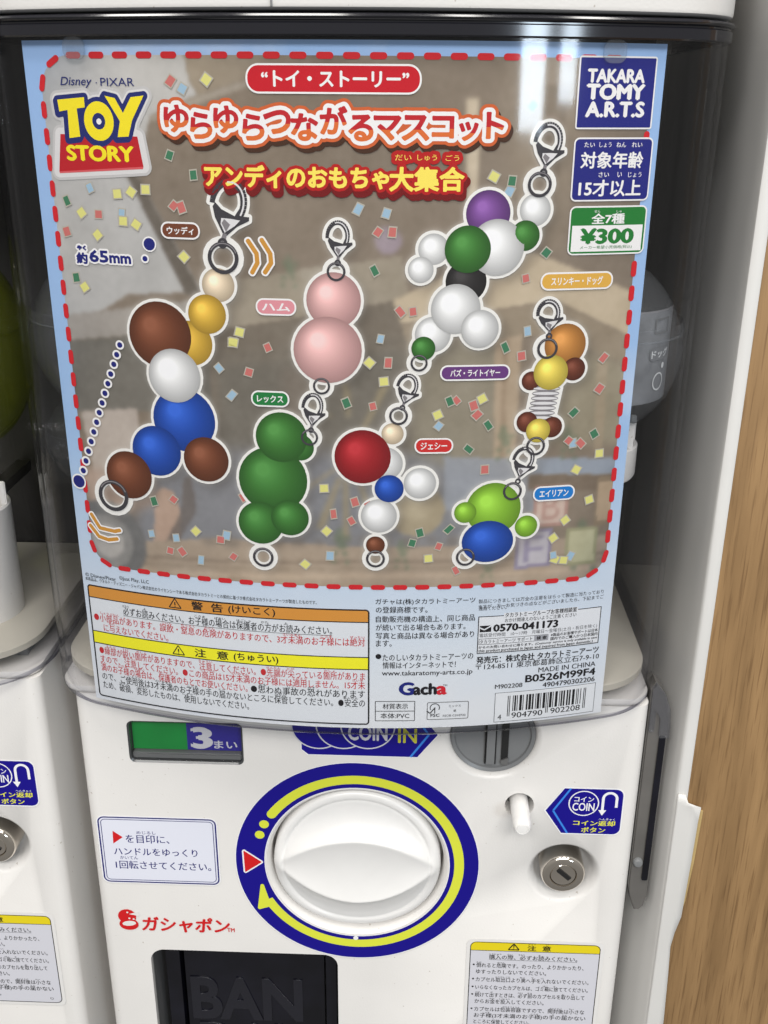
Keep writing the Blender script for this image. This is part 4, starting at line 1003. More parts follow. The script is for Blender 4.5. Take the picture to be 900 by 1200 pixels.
for q in ((627, 246, 18, WT, 3), (615, 276, 17, GRN, 7), (572, 250, 26, PUR, 3), (582, 290, 32, WT, 8), (548, 292, 27, GRN, 12), (508, 292, 18, WT, 3), (493, 316, 15, WT, 7), (546, 330, 24, BLKC, 3), (534, 362, 29, WT, 8), (562, 385, 22, WT, 12), (507, 392, 21, WT, 3), (496, 408, 14, GRN, 12)): c.bead(*q)
c.loop(491, 425, 10, 15); c.done('long string of white, green and purple beads')
c = Charm(); c.clasp((484, 440), (472, 476), 27); c.loop(467, 487, 11, 12)
for q in ((460, 508, 13, CRM, 3), (425, 535, 33, RED_, 7), (452, 543, 20, WT, 3), (456, 572, 17, BLU, 11), (492, 566, 19, WT, 4), (444, 604, 21, WT, 8), (440, 638, 11, BRN, 11)): c.bead(*q)
c.loop(440, 654, 11, 15); c.done('string of red, white and blue beads')
c = Charm(); c.clasp((646, 352), (643, 392), 30); c.loop(641, 408, 12, 12); c.coil((641, 452), (632, 492), 16, 7, 4)
for q in ((662, 404, 24, TAN, 3), (672, 432, 13, DKB, 7), (645, 436, 20, (222, 200, 84), 9), (622, 446, 11, DKB, 4), (617, 494, 12, DKB, 9), (646, 500, 12, DKB, 9), (630, 504, 14, (222, 200, 84), 12)): c.bead(*q)
c.loop(627, 522, 11, 15); c.done('tan and yellow beads joined by a silver spring')
c = Charm(); c.clasp((620, 525), (607, 562), 27); c.loop(600, 575, 11, 12)
for q in ((578, 596, 32, LIME, 3), (545, 600, 13, LIME, 7), (616, 616, 13, LIME, 7), (571, 634, 30, BLU, 9, .86)): c.bead(*q)
c.loop(545, 652, 11, 15); c.done('lime green beads above a blue bead')

# --- background picture: a soft-focus room, rasterised from soft shapes and printed as a fine grid of coloured cells
NU = 300; NV = int(NU*(pt_-pb_)/(pr_-pl_)); gu = np.linspace(pl_, pr_, NU); gv = np.linspace(pb_, pt_, NV); GU, GV = np.meshgrid(gu, gv); cellw = (pr_-pl_)/(NU-1)
IMG = np.zeros((NV, NU, 3)); IMG[:] = (134, 123, 110)
def blur(m, sig):
    s_ = max(.3, sig/cellw); n_ = int(3*s_)+1; k_ = np.exp(-.5*(np.arange(-n_, n_+1)/s_)**2); k_ /= k_.sum()
    pad = np.pad(m, ((n_, n_), (n_, n_)), mode='edge')
    pad = np.apply_along_axis(lambda r_: np.convolve(r_, k_, 'valid'), 1, pad); return np.apply_along_axis(lambda r_: np.convolve(r_, k_, 'valid'), 0, pad)
def inside(uv):
    m = np.zeros(GU.shape, bool); n_ = len(uv)
    for i in range(n_):
        (x1, y1), (x2, y2) = uv[i], uv[(i+1) % n_]
        if y1 == y2: continue
        c_ = ((GV >= min(y1, y2)) & (GV < max(y1, y2))) & (GU < (x2-x1)*(GV-y1)/(y2-y1)+x1); m ^= c_
    return m.astype(float)
def paint(mask, col, alpha=1.0, sig=.0012):
    global IMG
    m = blur(mask, sig)[:, :, None]*alpha; IMG = IMG*(1-m)+np.array(col, float)*m
def area(pts, col, alpha=1.0, sig=.0007): paint(inside([poster_uv(*q) for q in pts]), col, alpha, sig)
def disc(px, py, r, col, alpha=1.0, sig=.0008, asp=1.0):
    u, v = poster_uv(px, py); R_ = r*(poster_uv(px+5, py)[0]-poster_uv(px-5, py)[0])/10; paint(((GU-u)**2+((GV-v)/asp)**2 < R_*R_).astype(float), col, alpha, sig)
def nz(seed, sig):
    r_ = np.random.RandomState(seed).randn(NV, NU); r_ = blur(r_, sig); return r_/r_.std()
area([(40, 60), (215, 60), (222, 92), (232, 112), (176, 136), (160, 205), (236, 342), (150, 345), (78, 392), (60, 250), (40, 120)], (176, 174, 170))
area([(40, 60), (160, 60), (120, 200), (40, 200)], (188, 186, 182), .7, .006)
area([(215, 60), (380, 60), (232, 112), (222, 92)], (150, 139, 123)); area([(146, 200), (160, 202), (236, 342), (218, 346)], (112, 105, 96)); area([(232, 112), (380, 64), (390, 66), (178, 142), (176, 136)], (158, 150, 138))
area([(300, 60), (420, 60), (380, 200), (280, 200)], (126, 115, 102), .6, .006); area([(600, 60), (690, 60), (660, 300), (600, 280)], (146, 134, 118), .8, .004); area([(640, 100), (668, 100), (650, 240), (630, 240)], (126, 114, 100), .7)
area([(40, 372), (240, 350), (242, 385), (40, 402)], (158, 152, 144)); area([(40, 402), (242, 385), (250, 480), (60, 482)], (122, 118, 110))
area([(240, 332), (470, 300), (480, 350), (250, 388)], (154, 145, 130)); area([(250, 388), (480, 350), (480, 402), (250, 422)], (122, 114, 103)); area([(352, 315), (376, 312), (376, 325), (352, 328)], (160, 152, 138), .8)
area([(460, 352), (600, 285), (750, 345), (750, 400), (650, 352), (470, 380)], (184, 170, 148)); area([(470, 380), (650, 352), (750, 400), (750, 432), (640, 392), (478, 410)], (148, 136, 119))
area([(546, 115), (562, 115), (560, 250), (548, 252)], (194, 181, 160), .9, .0008)
area([(478, 405), (590, 395), (580, 560), (478, 560)], (142, 135, 120), 1, .002); area([(580, 398), (612, 392), (600, 590), (578, 590)], (168, 152, 132)); area([(590, 400), (596, 400), (588, 590), (582, 590)], (146, 129, 110), .8, .0008)
area([(640, 400), (750, 430), (740, 520), (630, 520)], (146, 138, 120), 1, .002); area([(700, 420), (712, 424), (706, 530), (696, 528)], (160, 146, 126), .7)
area([(250, 420), (478, 402), (478, 530), (255, 540)], (120, 115, 106), 1, .003); area([(330, 430), (372, 428), (366, 530), (330, 530)], (128, 118, 108), .6, .002)
area([(180, 520), (478, 530), (520, 545), (600, 560), (600, 640), (150, 640)], (132, 132, 134), 1, .003); area([(520, 535), (640, 538), (632, 600), (520, 598)], (148, 151, 156), .9); area([(620, 536), (728, 536), (724, 556), (620, 556)], (146, 152, 160)); area([(620, 556), (724, 556), (718, 574), (618, 574)], (124, 112, 99))
area([(95, 482), (160, 478), (168, 560), (112, 560)], (174, 164, 154)); area([(95, 545), (180, 560), (185, 590), (110, 610)], (168, 149, 135), .9, .002)
area([(182, 580), (188, 572), (202, 574), (212, 598), (212, 625), (200, 650), (180, 652)], (174, 152, 136)); area([(215, 560), (225, 556), (230, 600), (205, 642), (192, 640), (212, 600)], (114, 107, 102), .8)
area([(90, 635), (260, 630), (420, 640), (600, 636), (720, 626), (712, 700), (90, 700)], (162, 148, 132))
for y_, c_, w_ in ((648, (140, 127, 113), 4), (656, (150, 137, 121), 3), (664, (176, 160, 142), 5), (676, (150, 136, 120), 3), (684, (166, 151, 134), 4)): area([(150, y_), (420, y_+8), (600, y_+5), (710, y_-3), (710, y_-3+w_), (600, y_+5+w_), (420, y_+8+w_), (150, y_+w_)], c_, .9, .0008)
for k in range(14): disc(245+k*26, 634+2*math.sin(k*1.7), 9+3*math.sin(k*2.3), (124, 116, 107), .7, .0015, .6)
for (x0, y0, x1, y1, w) in ((452, 450, 425, 505, 9), (405, 450, 408, 490, 7), (355, 575, 400, 545, 9), (375, 620, 398, 560, 10), (405, 630, 405, 560, 8), (392, 490, 350, 470, 6), (436, 610, 420, 560, 8)): area([(x0-w/2, y0), (x0+w/2, y0), (x1+w/3, y1), (x1-w/3, y1)], (154, 142, 116), .8, .001)
disc(126, 634, 44, (118, 117, 115)); disc(126, 634, 29, (142, 140, 136)); disc(127, 634, 18, (172, 168, 162)); disc(120, 622, 14, (168, 164, 158), .6, .003)
disc(488, 598, 33, (158, 147, 125)); disc(482, 588, 22, (182, 171, 148), .8, .003); disc(455, 282, 16, (150, 138, 143)); disc(450, 277, 8, (166, 155, 158), .7, .002)
GRN_ = (112, 124, 104)
for (x, y, h) in ((338, 318, 40), (640, 470, 0), (398, 640, 44), (590, 520, 44), (665, 520, 40), (470, 650, 36), (570, 668, 36), (682, 640, 62), (630, 260, 30)):
    for (dx, dy, r_) in ((0, -.42, .09), (0, -.22, .15), (.06, -.02, .13), (-.12, .18, .08), (.14, .2, .08), (-.16, .4, .07), (.2, .42, .07), (.22, -.2, .07)): disc(x+dx*h, y+dy*h, max(1, r_*h), GRN_, .6 if h else 0, .0008)
for ch, quad_, c1, c2 in (('B', [(627, 570), (668, 568), (664, 616), (624, 618)], (190, 172, 160), (168, 138, 128)), ('F', [(606, 622), (648, 618), (644, 662), (602, 668)], (178, 174, 178), (140, 134, 152)), ('', [(664, 620), (700, 616), (698, 660), (660, 664)], (178, 174, 146), (150, 148, 120)), ('', [(700, 560), (728, 556), (722, 612), (696, 616)], (170, 152, 130), (140, 126, 108))):
    area(quad_, c2, .95, .0005); qc = (sum(q[0] for q in quad_)/4, sum(q[1] for q in quad_)/4); area([(qc[0]+(q[0]-qc[0])*.82, qc[1]+(q[1]-qc[1])*.82) for q in quad_], c1, .95, .0005)
    if ch:
        us = [poster_uv(*q) for q in quad_]; u0, u1 = min(q[0] for q in us), max(q[0] for q in us); v0, v1 = min(q[1] for q in us), max(q[1] for q in us); x0, x1, y0, y1 = bbox(text_tris(ch, 0, 3)); m = np.zeros(GU.shape)
        for t_ in text_tris(ch, 0, 3): m = np.maximum(m, inside([(u0+.0042+(q[0]-x0)/(x1-x0)*(u1-u0-.0084), v0+.0035+(q[1]-y0)/(y1-y0)*(v1-v0-.007)) for q in t_]))
        paint(m, c2, .95, .0007)
IMG = (IMG-128)*1.18+128
IMG += nz(3, .004)[:, :, None]*2.2+nz(5, .0009)[:, :, None]*1.4+nz(9, .018)[:, :, None]*np.array((3.5, 3.0, 2.2))
# the print's own soft drop shade and glow round each pictured charm
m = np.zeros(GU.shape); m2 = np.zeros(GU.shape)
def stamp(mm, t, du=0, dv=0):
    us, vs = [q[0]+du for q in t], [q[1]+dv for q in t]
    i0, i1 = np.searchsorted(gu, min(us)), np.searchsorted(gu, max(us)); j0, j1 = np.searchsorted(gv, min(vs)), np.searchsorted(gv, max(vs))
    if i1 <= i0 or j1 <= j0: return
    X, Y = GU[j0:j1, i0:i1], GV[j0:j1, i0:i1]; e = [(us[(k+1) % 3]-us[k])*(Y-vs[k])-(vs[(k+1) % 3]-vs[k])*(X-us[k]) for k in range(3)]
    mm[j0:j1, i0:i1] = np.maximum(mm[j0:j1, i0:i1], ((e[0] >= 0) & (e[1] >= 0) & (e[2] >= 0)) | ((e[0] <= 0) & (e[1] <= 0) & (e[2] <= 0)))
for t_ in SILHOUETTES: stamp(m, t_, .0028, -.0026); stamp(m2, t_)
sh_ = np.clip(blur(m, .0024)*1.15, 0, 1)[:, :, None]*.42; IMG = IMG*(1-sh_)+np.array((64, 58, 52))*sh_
gl_ = np.clip(blur(m2, .0015)*1.9, 0, 1)[:, :, None]*.85; IMG = IMG*(1-gl_)+np.array((226, 223, 216))*gl_
c01 = np.clip(IMG, 0, 255)/255; LIN = np.where(c01 <= .04045, c01/12.92, ((c01+.055)/1.055)**2.4)
vs_ = []
for j in range(NV):
    for i in range(NU):
        u, v = gu[i], gv[j]; ccx = min(max(u, pl_+RC), pr_-RC); ccz = min(max(v, pb_+RC), pt_-RC); du, dv = u-ccx, v-ccz; d_ = math.hypot(du, dv)
        if d_ > RC: u, v = ccx+du*RC/d_, ccz+dv*RC/d_
        vs_.append(poster_map(u, v, .00006))
fs_ = [(j*NU+i, j*NU+i+1, (j+1)*NU+i+1, (j+1)*NU+i) for j in range(NV-1) for i in range(NU-1)]
mp_ = bpy.data.materials.new('printed_picture'); mp_.use_nodes = True; b_ = mp_.node_tree.nodes['Principled BSDF']; b_.inputs['Roughness'].default_value = .5; b_.inputs['Specular IOR Level'].default_value = .1
at_ = mp_.node_tree.nodes.new('ShaderNodeAttribute'); at_.attribute_name = 'print_colour'; mp_.node_tree.links.new(at_.outputs['Color'], b_.inputs['Base Color'])
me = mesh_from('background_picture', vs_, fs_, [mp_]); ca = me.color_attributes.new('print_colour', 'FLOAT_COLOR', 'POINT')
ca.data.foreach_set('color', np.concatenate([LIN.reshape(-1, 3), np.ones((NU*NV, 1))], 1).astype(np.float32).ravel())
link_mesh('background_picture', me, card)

# --- motion marks
p = PosterPrint(); AM = ink(204, 146, 62)
for seg, wd in (([(291, 282), (301, 297), (302, 308), (296, 319)], 4), ([(307, 281), (317, 297), (318, 308), (311, 319)], 4), ([(108, 602), (118, 618), (135, 622), (141, 621)], 4), ([(107, 615), (117, 628), (128, 632), (138, 631)], 4)):
    uv = [poster_uv(*q) for q in seg]; T = np.array(tube(uv, .0002))
    for q in dilate(T, .0015, .0003): p.convex(q, WHT, 0)
    for q in dilate(T, .0008, .0003): p.convex(q, AM, 1)
poster_build(p, 'motion_marks', card, .0016)

# --- the seven name pills
for txt, a_, b_, h_, col in (('ウッディ', (191, 269), (233, 271), 16, (116, 66, 44)), ('ハム', (302, 358.5), (345.5, 360.5), 16, (222, 146, 154)), ('レックス', (296.5, 466), (337.5, 468), 15, (34, 122, 62)), ('バズ・ライトイヤー', (517.5, 436), (595.5, 436.5), 14.5, (104, 60, 122)),
                             ('ジェシー', (487.5, 521.5), (529, 522.5), 14.5, (204, 48, 46)), ('スリンキー・ドッグ', (635, 328), (715.5, 329.5), 17, (222, 172, 76)), ('エイリアン', (626, 577), (671, 577.5), 14, (30, 122, 200))):
    pill('name_pill', txt, a_, b_, h_, ink(*col), WHT, (.13, .87), bold=.03, tp=.56, base=.0018)

# --- copyright lines
p = PosterPrint()
p.text('© Disney/Pixar', (100.5, 675), (136, 677.5), 5.5, K, 0, .005); p.text('©Just Play, LLC', (140, 678), (174.5, 682), 5.5, K, 0, .005)
p.text('本商品は、ウォルト・ディズニー・ジャパン株式会社のライセンシーである株式会社タカラトミーとの契約に基づき株式会社タカラトミーアーツが製造したものです。', (101, 683), (371, 700), 4.6, K, 0, .004)
poster_build(p, 'copyright_lines', card)

# --- warning box
p = PosterPrint(); u0, u1 = (poster_uv(103, 690)[0]+poster_uv(117, 815)[0])/2, poster_uv(433, 760)[0]; v1 = (poster_uv(110, 688)[1]+poster_uv(425, 711)[1])/2; v0 = (poster_uv(122, 820)[1]+poster_uv(425, 844)[1])/2
H = v1-v0; W = u1-u0
p.rrect(u0, u1, v0, v1, .0018, ink(222, 226, 230), 0)
OR_, YE_ = ink(214, 146, 62), ink(244, 238, 44)
h1 = v1-H*.108; y1 = v1-H*.405; y2 = v1-H*.510
p.poly([(u0, h1), (u1, h1)]+rrect_pts(u0, u1, v0, v1, .0018, 5)[:12], OR_, 1); p.rect(u0, u1, y2, y1, YE_, 1)
for v in (h1, y1, y2): p.rect(u0, u1, v-.00025, v+.00025, K, 2)
p.frame(u0, u1, v0, v1, .0018, .0007, K, 3)
def warn_tri(uc, vb, h):
    p.line([(uc-h*.62, vb), (uc+h*.62, vb), (uc, vb+h)], .0005, K, 3, True); p.rect(uc-.0003, uc+.0003, vb+h*.30, vb+h*.62, K, 4); p.rect(uc-.0003, uc+.0003, vb+h*.12, vb+h*.2, K, 4)
hm = (v1+h1)/2; warn_tri(u0+W*.335, h1+.0011, (v1-h1)*.72)
eh = (v1-h1)*.66
p.textbox('警', u0+W*.395, u0+W*.435, hm-eh/2, hm+eh/2, K, 3, .02); p.textbox('告', u0+W*.465, u0+W*.505, hm-eh/2, hm+eh/2, K, 3, .02); p.textbox('(けいこく)', u0+W*.525, u0+W*.685, hm-eh*.56, hm+eh*.5, K, 3, .02)
hm = (y1+y2)/2; warn_tri(u0+W*.335, y2+.0010, (y1-y2)*.74)
p.textbox('注', u0+W*.395, u0+W*.435, hm-eh/2, hm+eh/2, K, 3, .02); p.textbox('意', u0+W*.475, u0+W*.515, hm-eh/2, hm+eh/2, K, 3, .02); p.textbox('(ちゅうい)', u0+W*.535, u0+W*.69, hm-eh*.56, hm+eh*.5, K, 3, .02)
WR = ink(196, 44, 50)
em = .0041
p.ruby_line('[必|かなら]ずお[読|よ]みください。お[子様|こさま]の[場合|ばあい]は[保護者|ほごしゃ]の[方|かた]がお[読|よ]みください。', u0+W*.135, u0+W*.875, v1-H*.185, em, K, 3, .010, underline=True)
p.ruby_line('●[小部品|しょうぶひん]があります。[誤飲|ごいん]・[窒息|ちっそく]の[危険|きけん]がありますので、3[才未満|さいみまん]のお[子様|こさま]には[絶対|ぜったい]', u0+W*.015, u0+W*.985, v1-H*.278, em, WR, 3, .008)
p.ruby_line('に[与|あた]えないでください。', u0+W*.05, u0+W*.30, v1-H*.362, em, WR, 3, .008)
rows = [('●[縁部|えんぶ]が[鋭|するど]い[箇所|かしょ]がありますので、[注意|ちゅうい]してください。●[先端|せんたん]が[尖|とが]っている[箇所|かしょ]がありま', .022, .985, .572, WR), ('すので、[注意|ちゅうい]してください。●この[商品|しょうひん]は15[才未満|さいみまん]のお[子様|こさま]には[適用|てきよう]しません。15[才未|さいみ]', .022, .985, .650, WR),
        ('[満|まん]のお[子様|こさま]の[場合|ばあい]は、[保護者|ほごしゃ]のもとでお[使|つか]いください。', .022, .578, .728, WR), ('●[思|おも]わぬ[事故|じこ]の[恐|おそ]れがあります', .590, .985, .728, K), ('ので、ご[使用後|しようご]は3[才未満|さいみまん]のお[子様|こさま]の[手|て]の[届|とど]かないところに[保管|ほかん]してください。●[安全|あんぜん]の', .022, .985, .808, K), ('ため、[破損|はそん]、[変形|へんけい]したものは、[使用|しよう]しないでください。', .022, .58, .888, K)]
for s, a_, b_, f_, m_ in rows: p.ruby_line(s, u0+W*a_, u0+W*b_, v1-H*f_, em, m_, 3, .008)
poster_build(p, 'warning_box', card)

# --- maker's notes in the middle
p = PosterPrint()
for s, a_, b_, y in (('ガチャは(株)タカラトミーアーツ', 440, 557, 704.5), ('の登録商標です。', 440.5, 501, 714.5), ('自動販売機の構造上、同じ商品', 440.5, 556.5, 724.5), ('が続いて出る場合もあります。', 440.5, 545.5, 734.5), ('写真と商品は異なる場合があり', 440.5, 555.5, 744), ('ます。', 440.5, 459, 754), ('たのしいタカラトミーアーツの', 448.5, 554.5, 769.5), ('情報はインターネットで！', 448.5, 534, 779), ('www.takaratomy-arts.co.jp', 447.5, 553.5, 788.5)):
    p.text(s, (a_, y), (b_, y-.4), 7.6 if s[0] != 'w' else 7.4, K, 0, .008)
p.pdisc(443.5, 769.2, 3.4, K, 0)
GN, GK, GRD = ink(24, 34, 120), ink(24, 22, 28), ink(206, 34, 48)
p.text('G', (468.5, 807), (484.5, 807), 14, GN, 0, .05, 4); p.text('ach', (484.5, 807.5), (511, 807), 12.5, GK, 0, .05, 4); p.text('a', (512, 809), (522.5, 808.5), 9, GRD, 0, .05, 4); p.text('TM', (519, 803), (524, 803), 2.2, GK, 0)
(a0, b1), (a1, b0) = poster_uv(439.5, 821.5), poster_uv(486, 844.5); p.frame(a0, a1, b0, b1, .0003, .0003, K, 0); bm_ = (b0+b1)/2; p.rect(a0, a1, bm_-.00015, bm_+.00015, K, 1)
p.text('材質表示', (448.5, 827.5), (478, 827.5), 6.5, K, 0, .008); p.text('本体:PVC', (446, 838.5), (479.5, 838.5), 6.5, K, 0, .008)
(a0, b1), (a1, b0) = poster_uv(500.5, 823), poster_uv(548.5, 841.5); p.frame(a0, a1, b0, b1, .0008, .0003, ink(90, 90, 92), 0)
u, v = poster_uv(509.5, 830.5); p.ring(u, v+.0006, .0020, .0024, K, 0, -30, 210, n=18); p.line([(u-.0038, v-.0010), (u-.0022, v-.0024), (u+.0002, v+.0008)], .0005, K, 1); p.rect(u-.0002, u+.0002, v-.0024, v+.0002, K, 2)
p.text('FSC', (504.5, 838), (515, 838), 3.4, K, 0, .02); p.text('ミックス', (526, 827), (540, 827), 2.8, K, 0); p.text('紙', (531.5, 832.5), (534.5, 832.5), 3, K, 0); p.text('FSC® C010732', (519, 838), (545.5, 838), 2.6, K, 0)
poster_build(p, 'maker_notes', card)

# --- customer service block and barcode
p = PosterPrint()
for s, a_, b_, y0_, y1_ in (('製品につきましては万全の注意をはらって製造に当たっており', 561, 707, 701.5, 696), ('ますが、万一お気づきの点などがございましたら、下記までご', 561, 707, 707.5, 702), ('連絡ください。', 561, 593.5, 712.8, 711.6)): p.text(s, (a_, y0_), (b_, y1_), 4.8, ink(60, 60, 66), 0)
(u0, _), (u1, _) = poster_uv(559.8, 740), poster_uv(703, 730); v1 = (poster_uv(560, 719.5)[1]+poster_uv(705, 713)[1])/2; v0 = (poster_uv(559, 763.5)[1]+poster_uv(701, 755.5)[1])/2; Wd, Hd = u1-u0, v1-v0
CW = ink(226, 229, 233); p.rect(u0, u1, v0, v1, CW, 0); p.frame(u0, u1, v0, v1, .0001, .0004, K, 1)
def row(s, fa, fb, fy, h, m=K, bold=.008, lay=2): p.textbox(s, u0+Wd*fa, u0+Wd*fb, v1-Hd*fy-h/2, v1-Hd*fy+h/2, m, lay, bold)
p.rect(u0+Wd*.20, u0+Wd*.80, v1-.0012, v1+.0012, CW, 2)
row('タカラトミーグループお客様相談室', .21, .79, .0, .0024, bold=.02, lay=3); row('おかけ間違えのないようご注意ください', .21, .79, .14, .0021)
row('0570-041173', .125, .64, .33, .0036, bold=.05)
p.rect(u0+Wd*.015, u0+Wd*.105, v1-Hd*.42, v1-Hd*.25, K, 2); p.line([(u0+Wd*.015, v1-Hd*.30), (u0+Wd*.05, v1-Hd*.36), (u0+Wd*.105, v1-Hd*.26)], .0006, CW, 3)
row('電話受付時間　10～17時　月曜日～金曜日(土日・祝日を除く)', .015, .975, .515, .0023, ink(70, 70, 74), 0)
p.frame(u0+Wd*.012, u0+Wd*.57, v1-Hd*.76, v1-Hd*.60, .0001, .0002, K, 2); p.rect(u0+Wd*.455, u0+Wd*.57, v1-Hd*.755, v1-Hd*.605, ink(160, 162, 168), 3)
row('タカラトミーアーツ サポート', .02, .44, .68, .0020); row('検 索', .475, .555, .68, .0019, lay=4, bold=.03)
row('※製品のお客様サポートは日本', .59, .985, .63, .0017, bold=.02); row('国内でのご購入かつ日本国内', .59, .985, .735, .0017, bold=.02)
row('からのお問い合わせに限ります。(Customer service is only available in case', .012, .985, .835, .0017, bold=.02); row('this product purchased in Japan and inquired from Japan domestic.)', .012, .95, .935, .0019, bold=.02)
p.text('発売元：株式会社 タカラトミーアーツ', (558.5, 770.5), (701, 763.5), 8, K, 0, .025); p.text('〒124-8511 東京都葛飾区立石7-9-10', (557.5, 778), (701.5, 771.5), 7.4, K, 0, .004)
p.text('MADE IN CHINA', (631, 783.6), (697.5, 778.6), 5.6, K, 0, .006, 3); p.text('B0526M99F4', (616, 793.2), (697, 788.2), 8, K, 0, .03, 3)
p.text('4904790302206', (636, 801), (696.5, 796.5), 5.6, K, 0, .014, 3); p.text('M902208', (580, 804), (612, 803), 5, K, 0, .01, 3)
(u0, _), (u1, _) = poster_uv(579.5, 825), poster_uv(696, 820); v1 = (poster_uv(580.5, 809)[1]+poster_uv(697, 802.5)[1])/2; v0 = (poster_uv(578.5, 843.5)[1]+poster_uv(694.5, 836)[1])/2; Wd, Hd = u1-u0, v1-v0
p.rect(u0, u1, v0, v1, ink(226, 229, 232), 0); p.frame(u0, u1, v0, v1, .0001, .00022, K, 1)
# EAN-13 bars
Lc = ['0001101', '0011001', '0010011', '0111101', '0100011', '0110001', '0101111', '0111011', '0110111', '0001011']
Rc = [''.join('1' if c_ == '0' else '0' for c_ in s) for s in Lc]; Gc = [s[::-1] for s in Rc]; par = ['LLLLLL', 'LLGLGG', 'LLGGLG', 'LLGGGL', 'LGLLGG', 'LGGLLG', 'LGGGLL', 'LGLGLG', 'LGLGGL', 'LGGLGL']
code = '4904790902208'; bits = '101'+''.join((Lc if par[4][i] == 'L' else Gc)[int(code[1+i])] for i in range(6))+'01010'+''.join(Rc[int(code[7+i])] for i in range(6))+'101'
bx0, bx1 = u0+Wd*.125, u0+Wd*.905; mw = (bx1-bx0)/95; i = 0
while i < 95:
    if bits[i] == '1':
        j = i
        while j < 95 and bits[j] == '1': j += 1
        guard = i < 3 or 45 <= i < 50 or i > 91
        p.rect(bx0+i*mw, bx0+j*mw, v0+Hd*(.17 if guard else .34), v1-Hd*.13, K, 1); i = j
    else: i += 1
p.textbox('4', u0+Wd*.035, u0+Wd*.07, v0+Hd*.08, v0+Hd*.25, K, 1, .01, 3); p.textbox('904790', u0+Wd*.17, u0+Wd*.475, v0+Hd*.10, v0+Hd*.29, K, 1, .01, 3); p.textbox('902208', u0+Wd*.555, u0+Wd*.855, v0+Hd*.12, v0+Hd*.31, K, 1, .01, 3)
poster_build(p, 'contact_block', card)

# ================================================================== THINGS INSIDE THE COVER
def capsule(name, label, cx_, cy, cz_, rx, rz, group, M_C=None):
    M_C = M_C or M_CAPS
    t = thing(name, label, 'capsule', (cx_, cy, cz_-rz), group)
    def prof(s, lo, hi, n=14): return [(max(1e-4, s*rx*math.cos(math.radians(lo+(hi-lo)*i/n))*(1-.10*max(0, math.sin(math.radians(lo+(hi-lo)*i/n))))), cz_+s*rz*math.sin(math.radians(lo+(hi-lo)*i/n))) for i in range(n+1)]
    bm = bmesh.new(); lathe_z_bm(bm, cx_, cy, prof(1, 18, 90), cap0=False); link_mesh('capsule_top', bm_mesh('capsule_top', bm, [M_C], True, 40), t)
    bm = bmesh.new(); lathe_z_bm(bm, cx_, cy, [(rx*.965, cz_+rz*.33), (rx*.985, cz_+rz*.26), (rx*.995, cz_+rz*.2)]+prof(1, 12, -90), cap0=False); link_mesh('capsule_bottom', bm_mesh('capsule_bottom', bm, [M_C], True, 40), t)
    return t
cR = capsule('clear_capsule', 'clear capsule with a folded leaflet inside, half hidden behind the right edge of the card', .084, .040, -.107, .039, .042, 'clear capsules inside the cover')
# folded leaflet inside it
bm = bmesh.new(); N_ = 14
for r_, z0, z1 in ((.0325, -.128, -.086),):
    for side in (0, .0004):
        row_ = [[bm.verts.new((.084+(r_-side)*math.cos(a_), .040+(r_-side)*math.sin(a_), z)) for a_ in [math.radians(-110+120*i/N_) for i in range(N_+1)]] for z in (z0, z1)]
        for i in range(N_): bm.faces.new((row_[0][i], row_[0][i+1], row_[1][i+1], row_[1][i]))
leaf = link_mesh('folded_leaflet', bm_mesh('folded_leaflet', bm, [mat('leaflet_paper', (.24, .24, .25), .5, noise=.4, nscale=90)], True), None, (.084, .04, -.128)); tag(leaf, 'grey printed leaflet folded inside the clear capsule at the right', 'leaflet')
p = Print(panel_uv); p.rrect(-.010, .006, -.0030, .0030, .0028, ink(120, 120, 122), 0); p.textbox('ドッグ', -.0085, .0045, -.0018, .0018, WHT, 1, .02); p.frame(-.008, .003, .009, .016, .0006, .0009, ink(110, 110, 110), 0)
p.ring(-.002, -.013, .0035, .0042, WHT, 0, n=20); p.ellipse(.001, -.006, .0012, .0014, WHT, 0)
p.build('leaflet_print', leaf, lambda u, v, w: (.084+(.0325+w+.0003)*math.cos(math.radians(-38)+u/.0325), .040+(.0325+w+.0003)*math.sin(math.radians(-38)+u/.0325), -.1055+v), .003)
cL = capsule('clear_capsule', 'empty looking clear capsule half hidden behind the left edge of the card', -.150, .050, -.106, .037, .041, 'clear capsules inside the cover')
cL2 = capsule('clear_capsule', 'small cloudy capsule lower down at the left, beside the dark gap', -.172, .075, -.168, .024, .026, 'clear capsules inside the cover')
def stand(label, cx_, cy, z0, r_, drop=0):
    t = thing('capsule_stand', label, 'stand', (cx_, cy, z0-.018-drop))
    bm = bmesh.new(); lathe_z_bm(bm, cx_, cy, [(r_-.003, z0-.0168-drop), (r_-.0008, z0-.0165-drop), (r_, z0-.0150-drop), (r_, z0-.0008), (r_-.0008, z0), (r_-.002, z0), (r_-.002, z0-.01), (.0005, z0-.01)])
    link_mesh('cup', bm_mesh('cup', bm, [M_WHITE], True, 40), t)
    for a_ in (-75, -35, 5, 60, 120, 200):
        x_, y_ = cx_+(r_-.0022)*math.cos(math.radians(a_)), cy+(r_-.0022)*math.sin(math.radians(a_)); bm = bmesh.new(); box_bm(bm, x_-.0016, x_+.0016, y_-.0009, y_+.0009, z0-.004, z0+.012)
        bmesh.ops.bevel(bm, geom=bm.edges[:], offset=.0005, segments=2, affect='EDGES'); link_mesh('prong', bm_mesh('prong', bm, [M_WHITE], True, 40), t)
    bm = bmesh.new(); box_bm(bm, cx_-.004, cx_+.004, cy+r_*.6, .132, z0-.012, z0-.006); link_mesh('arm', bm_mesh('arm', bm, [M_DARK]), t)
    return t
stand('white plastic cup with prongs under the clear capsule, right of the card', .0835, .040, -.1535, .0235)

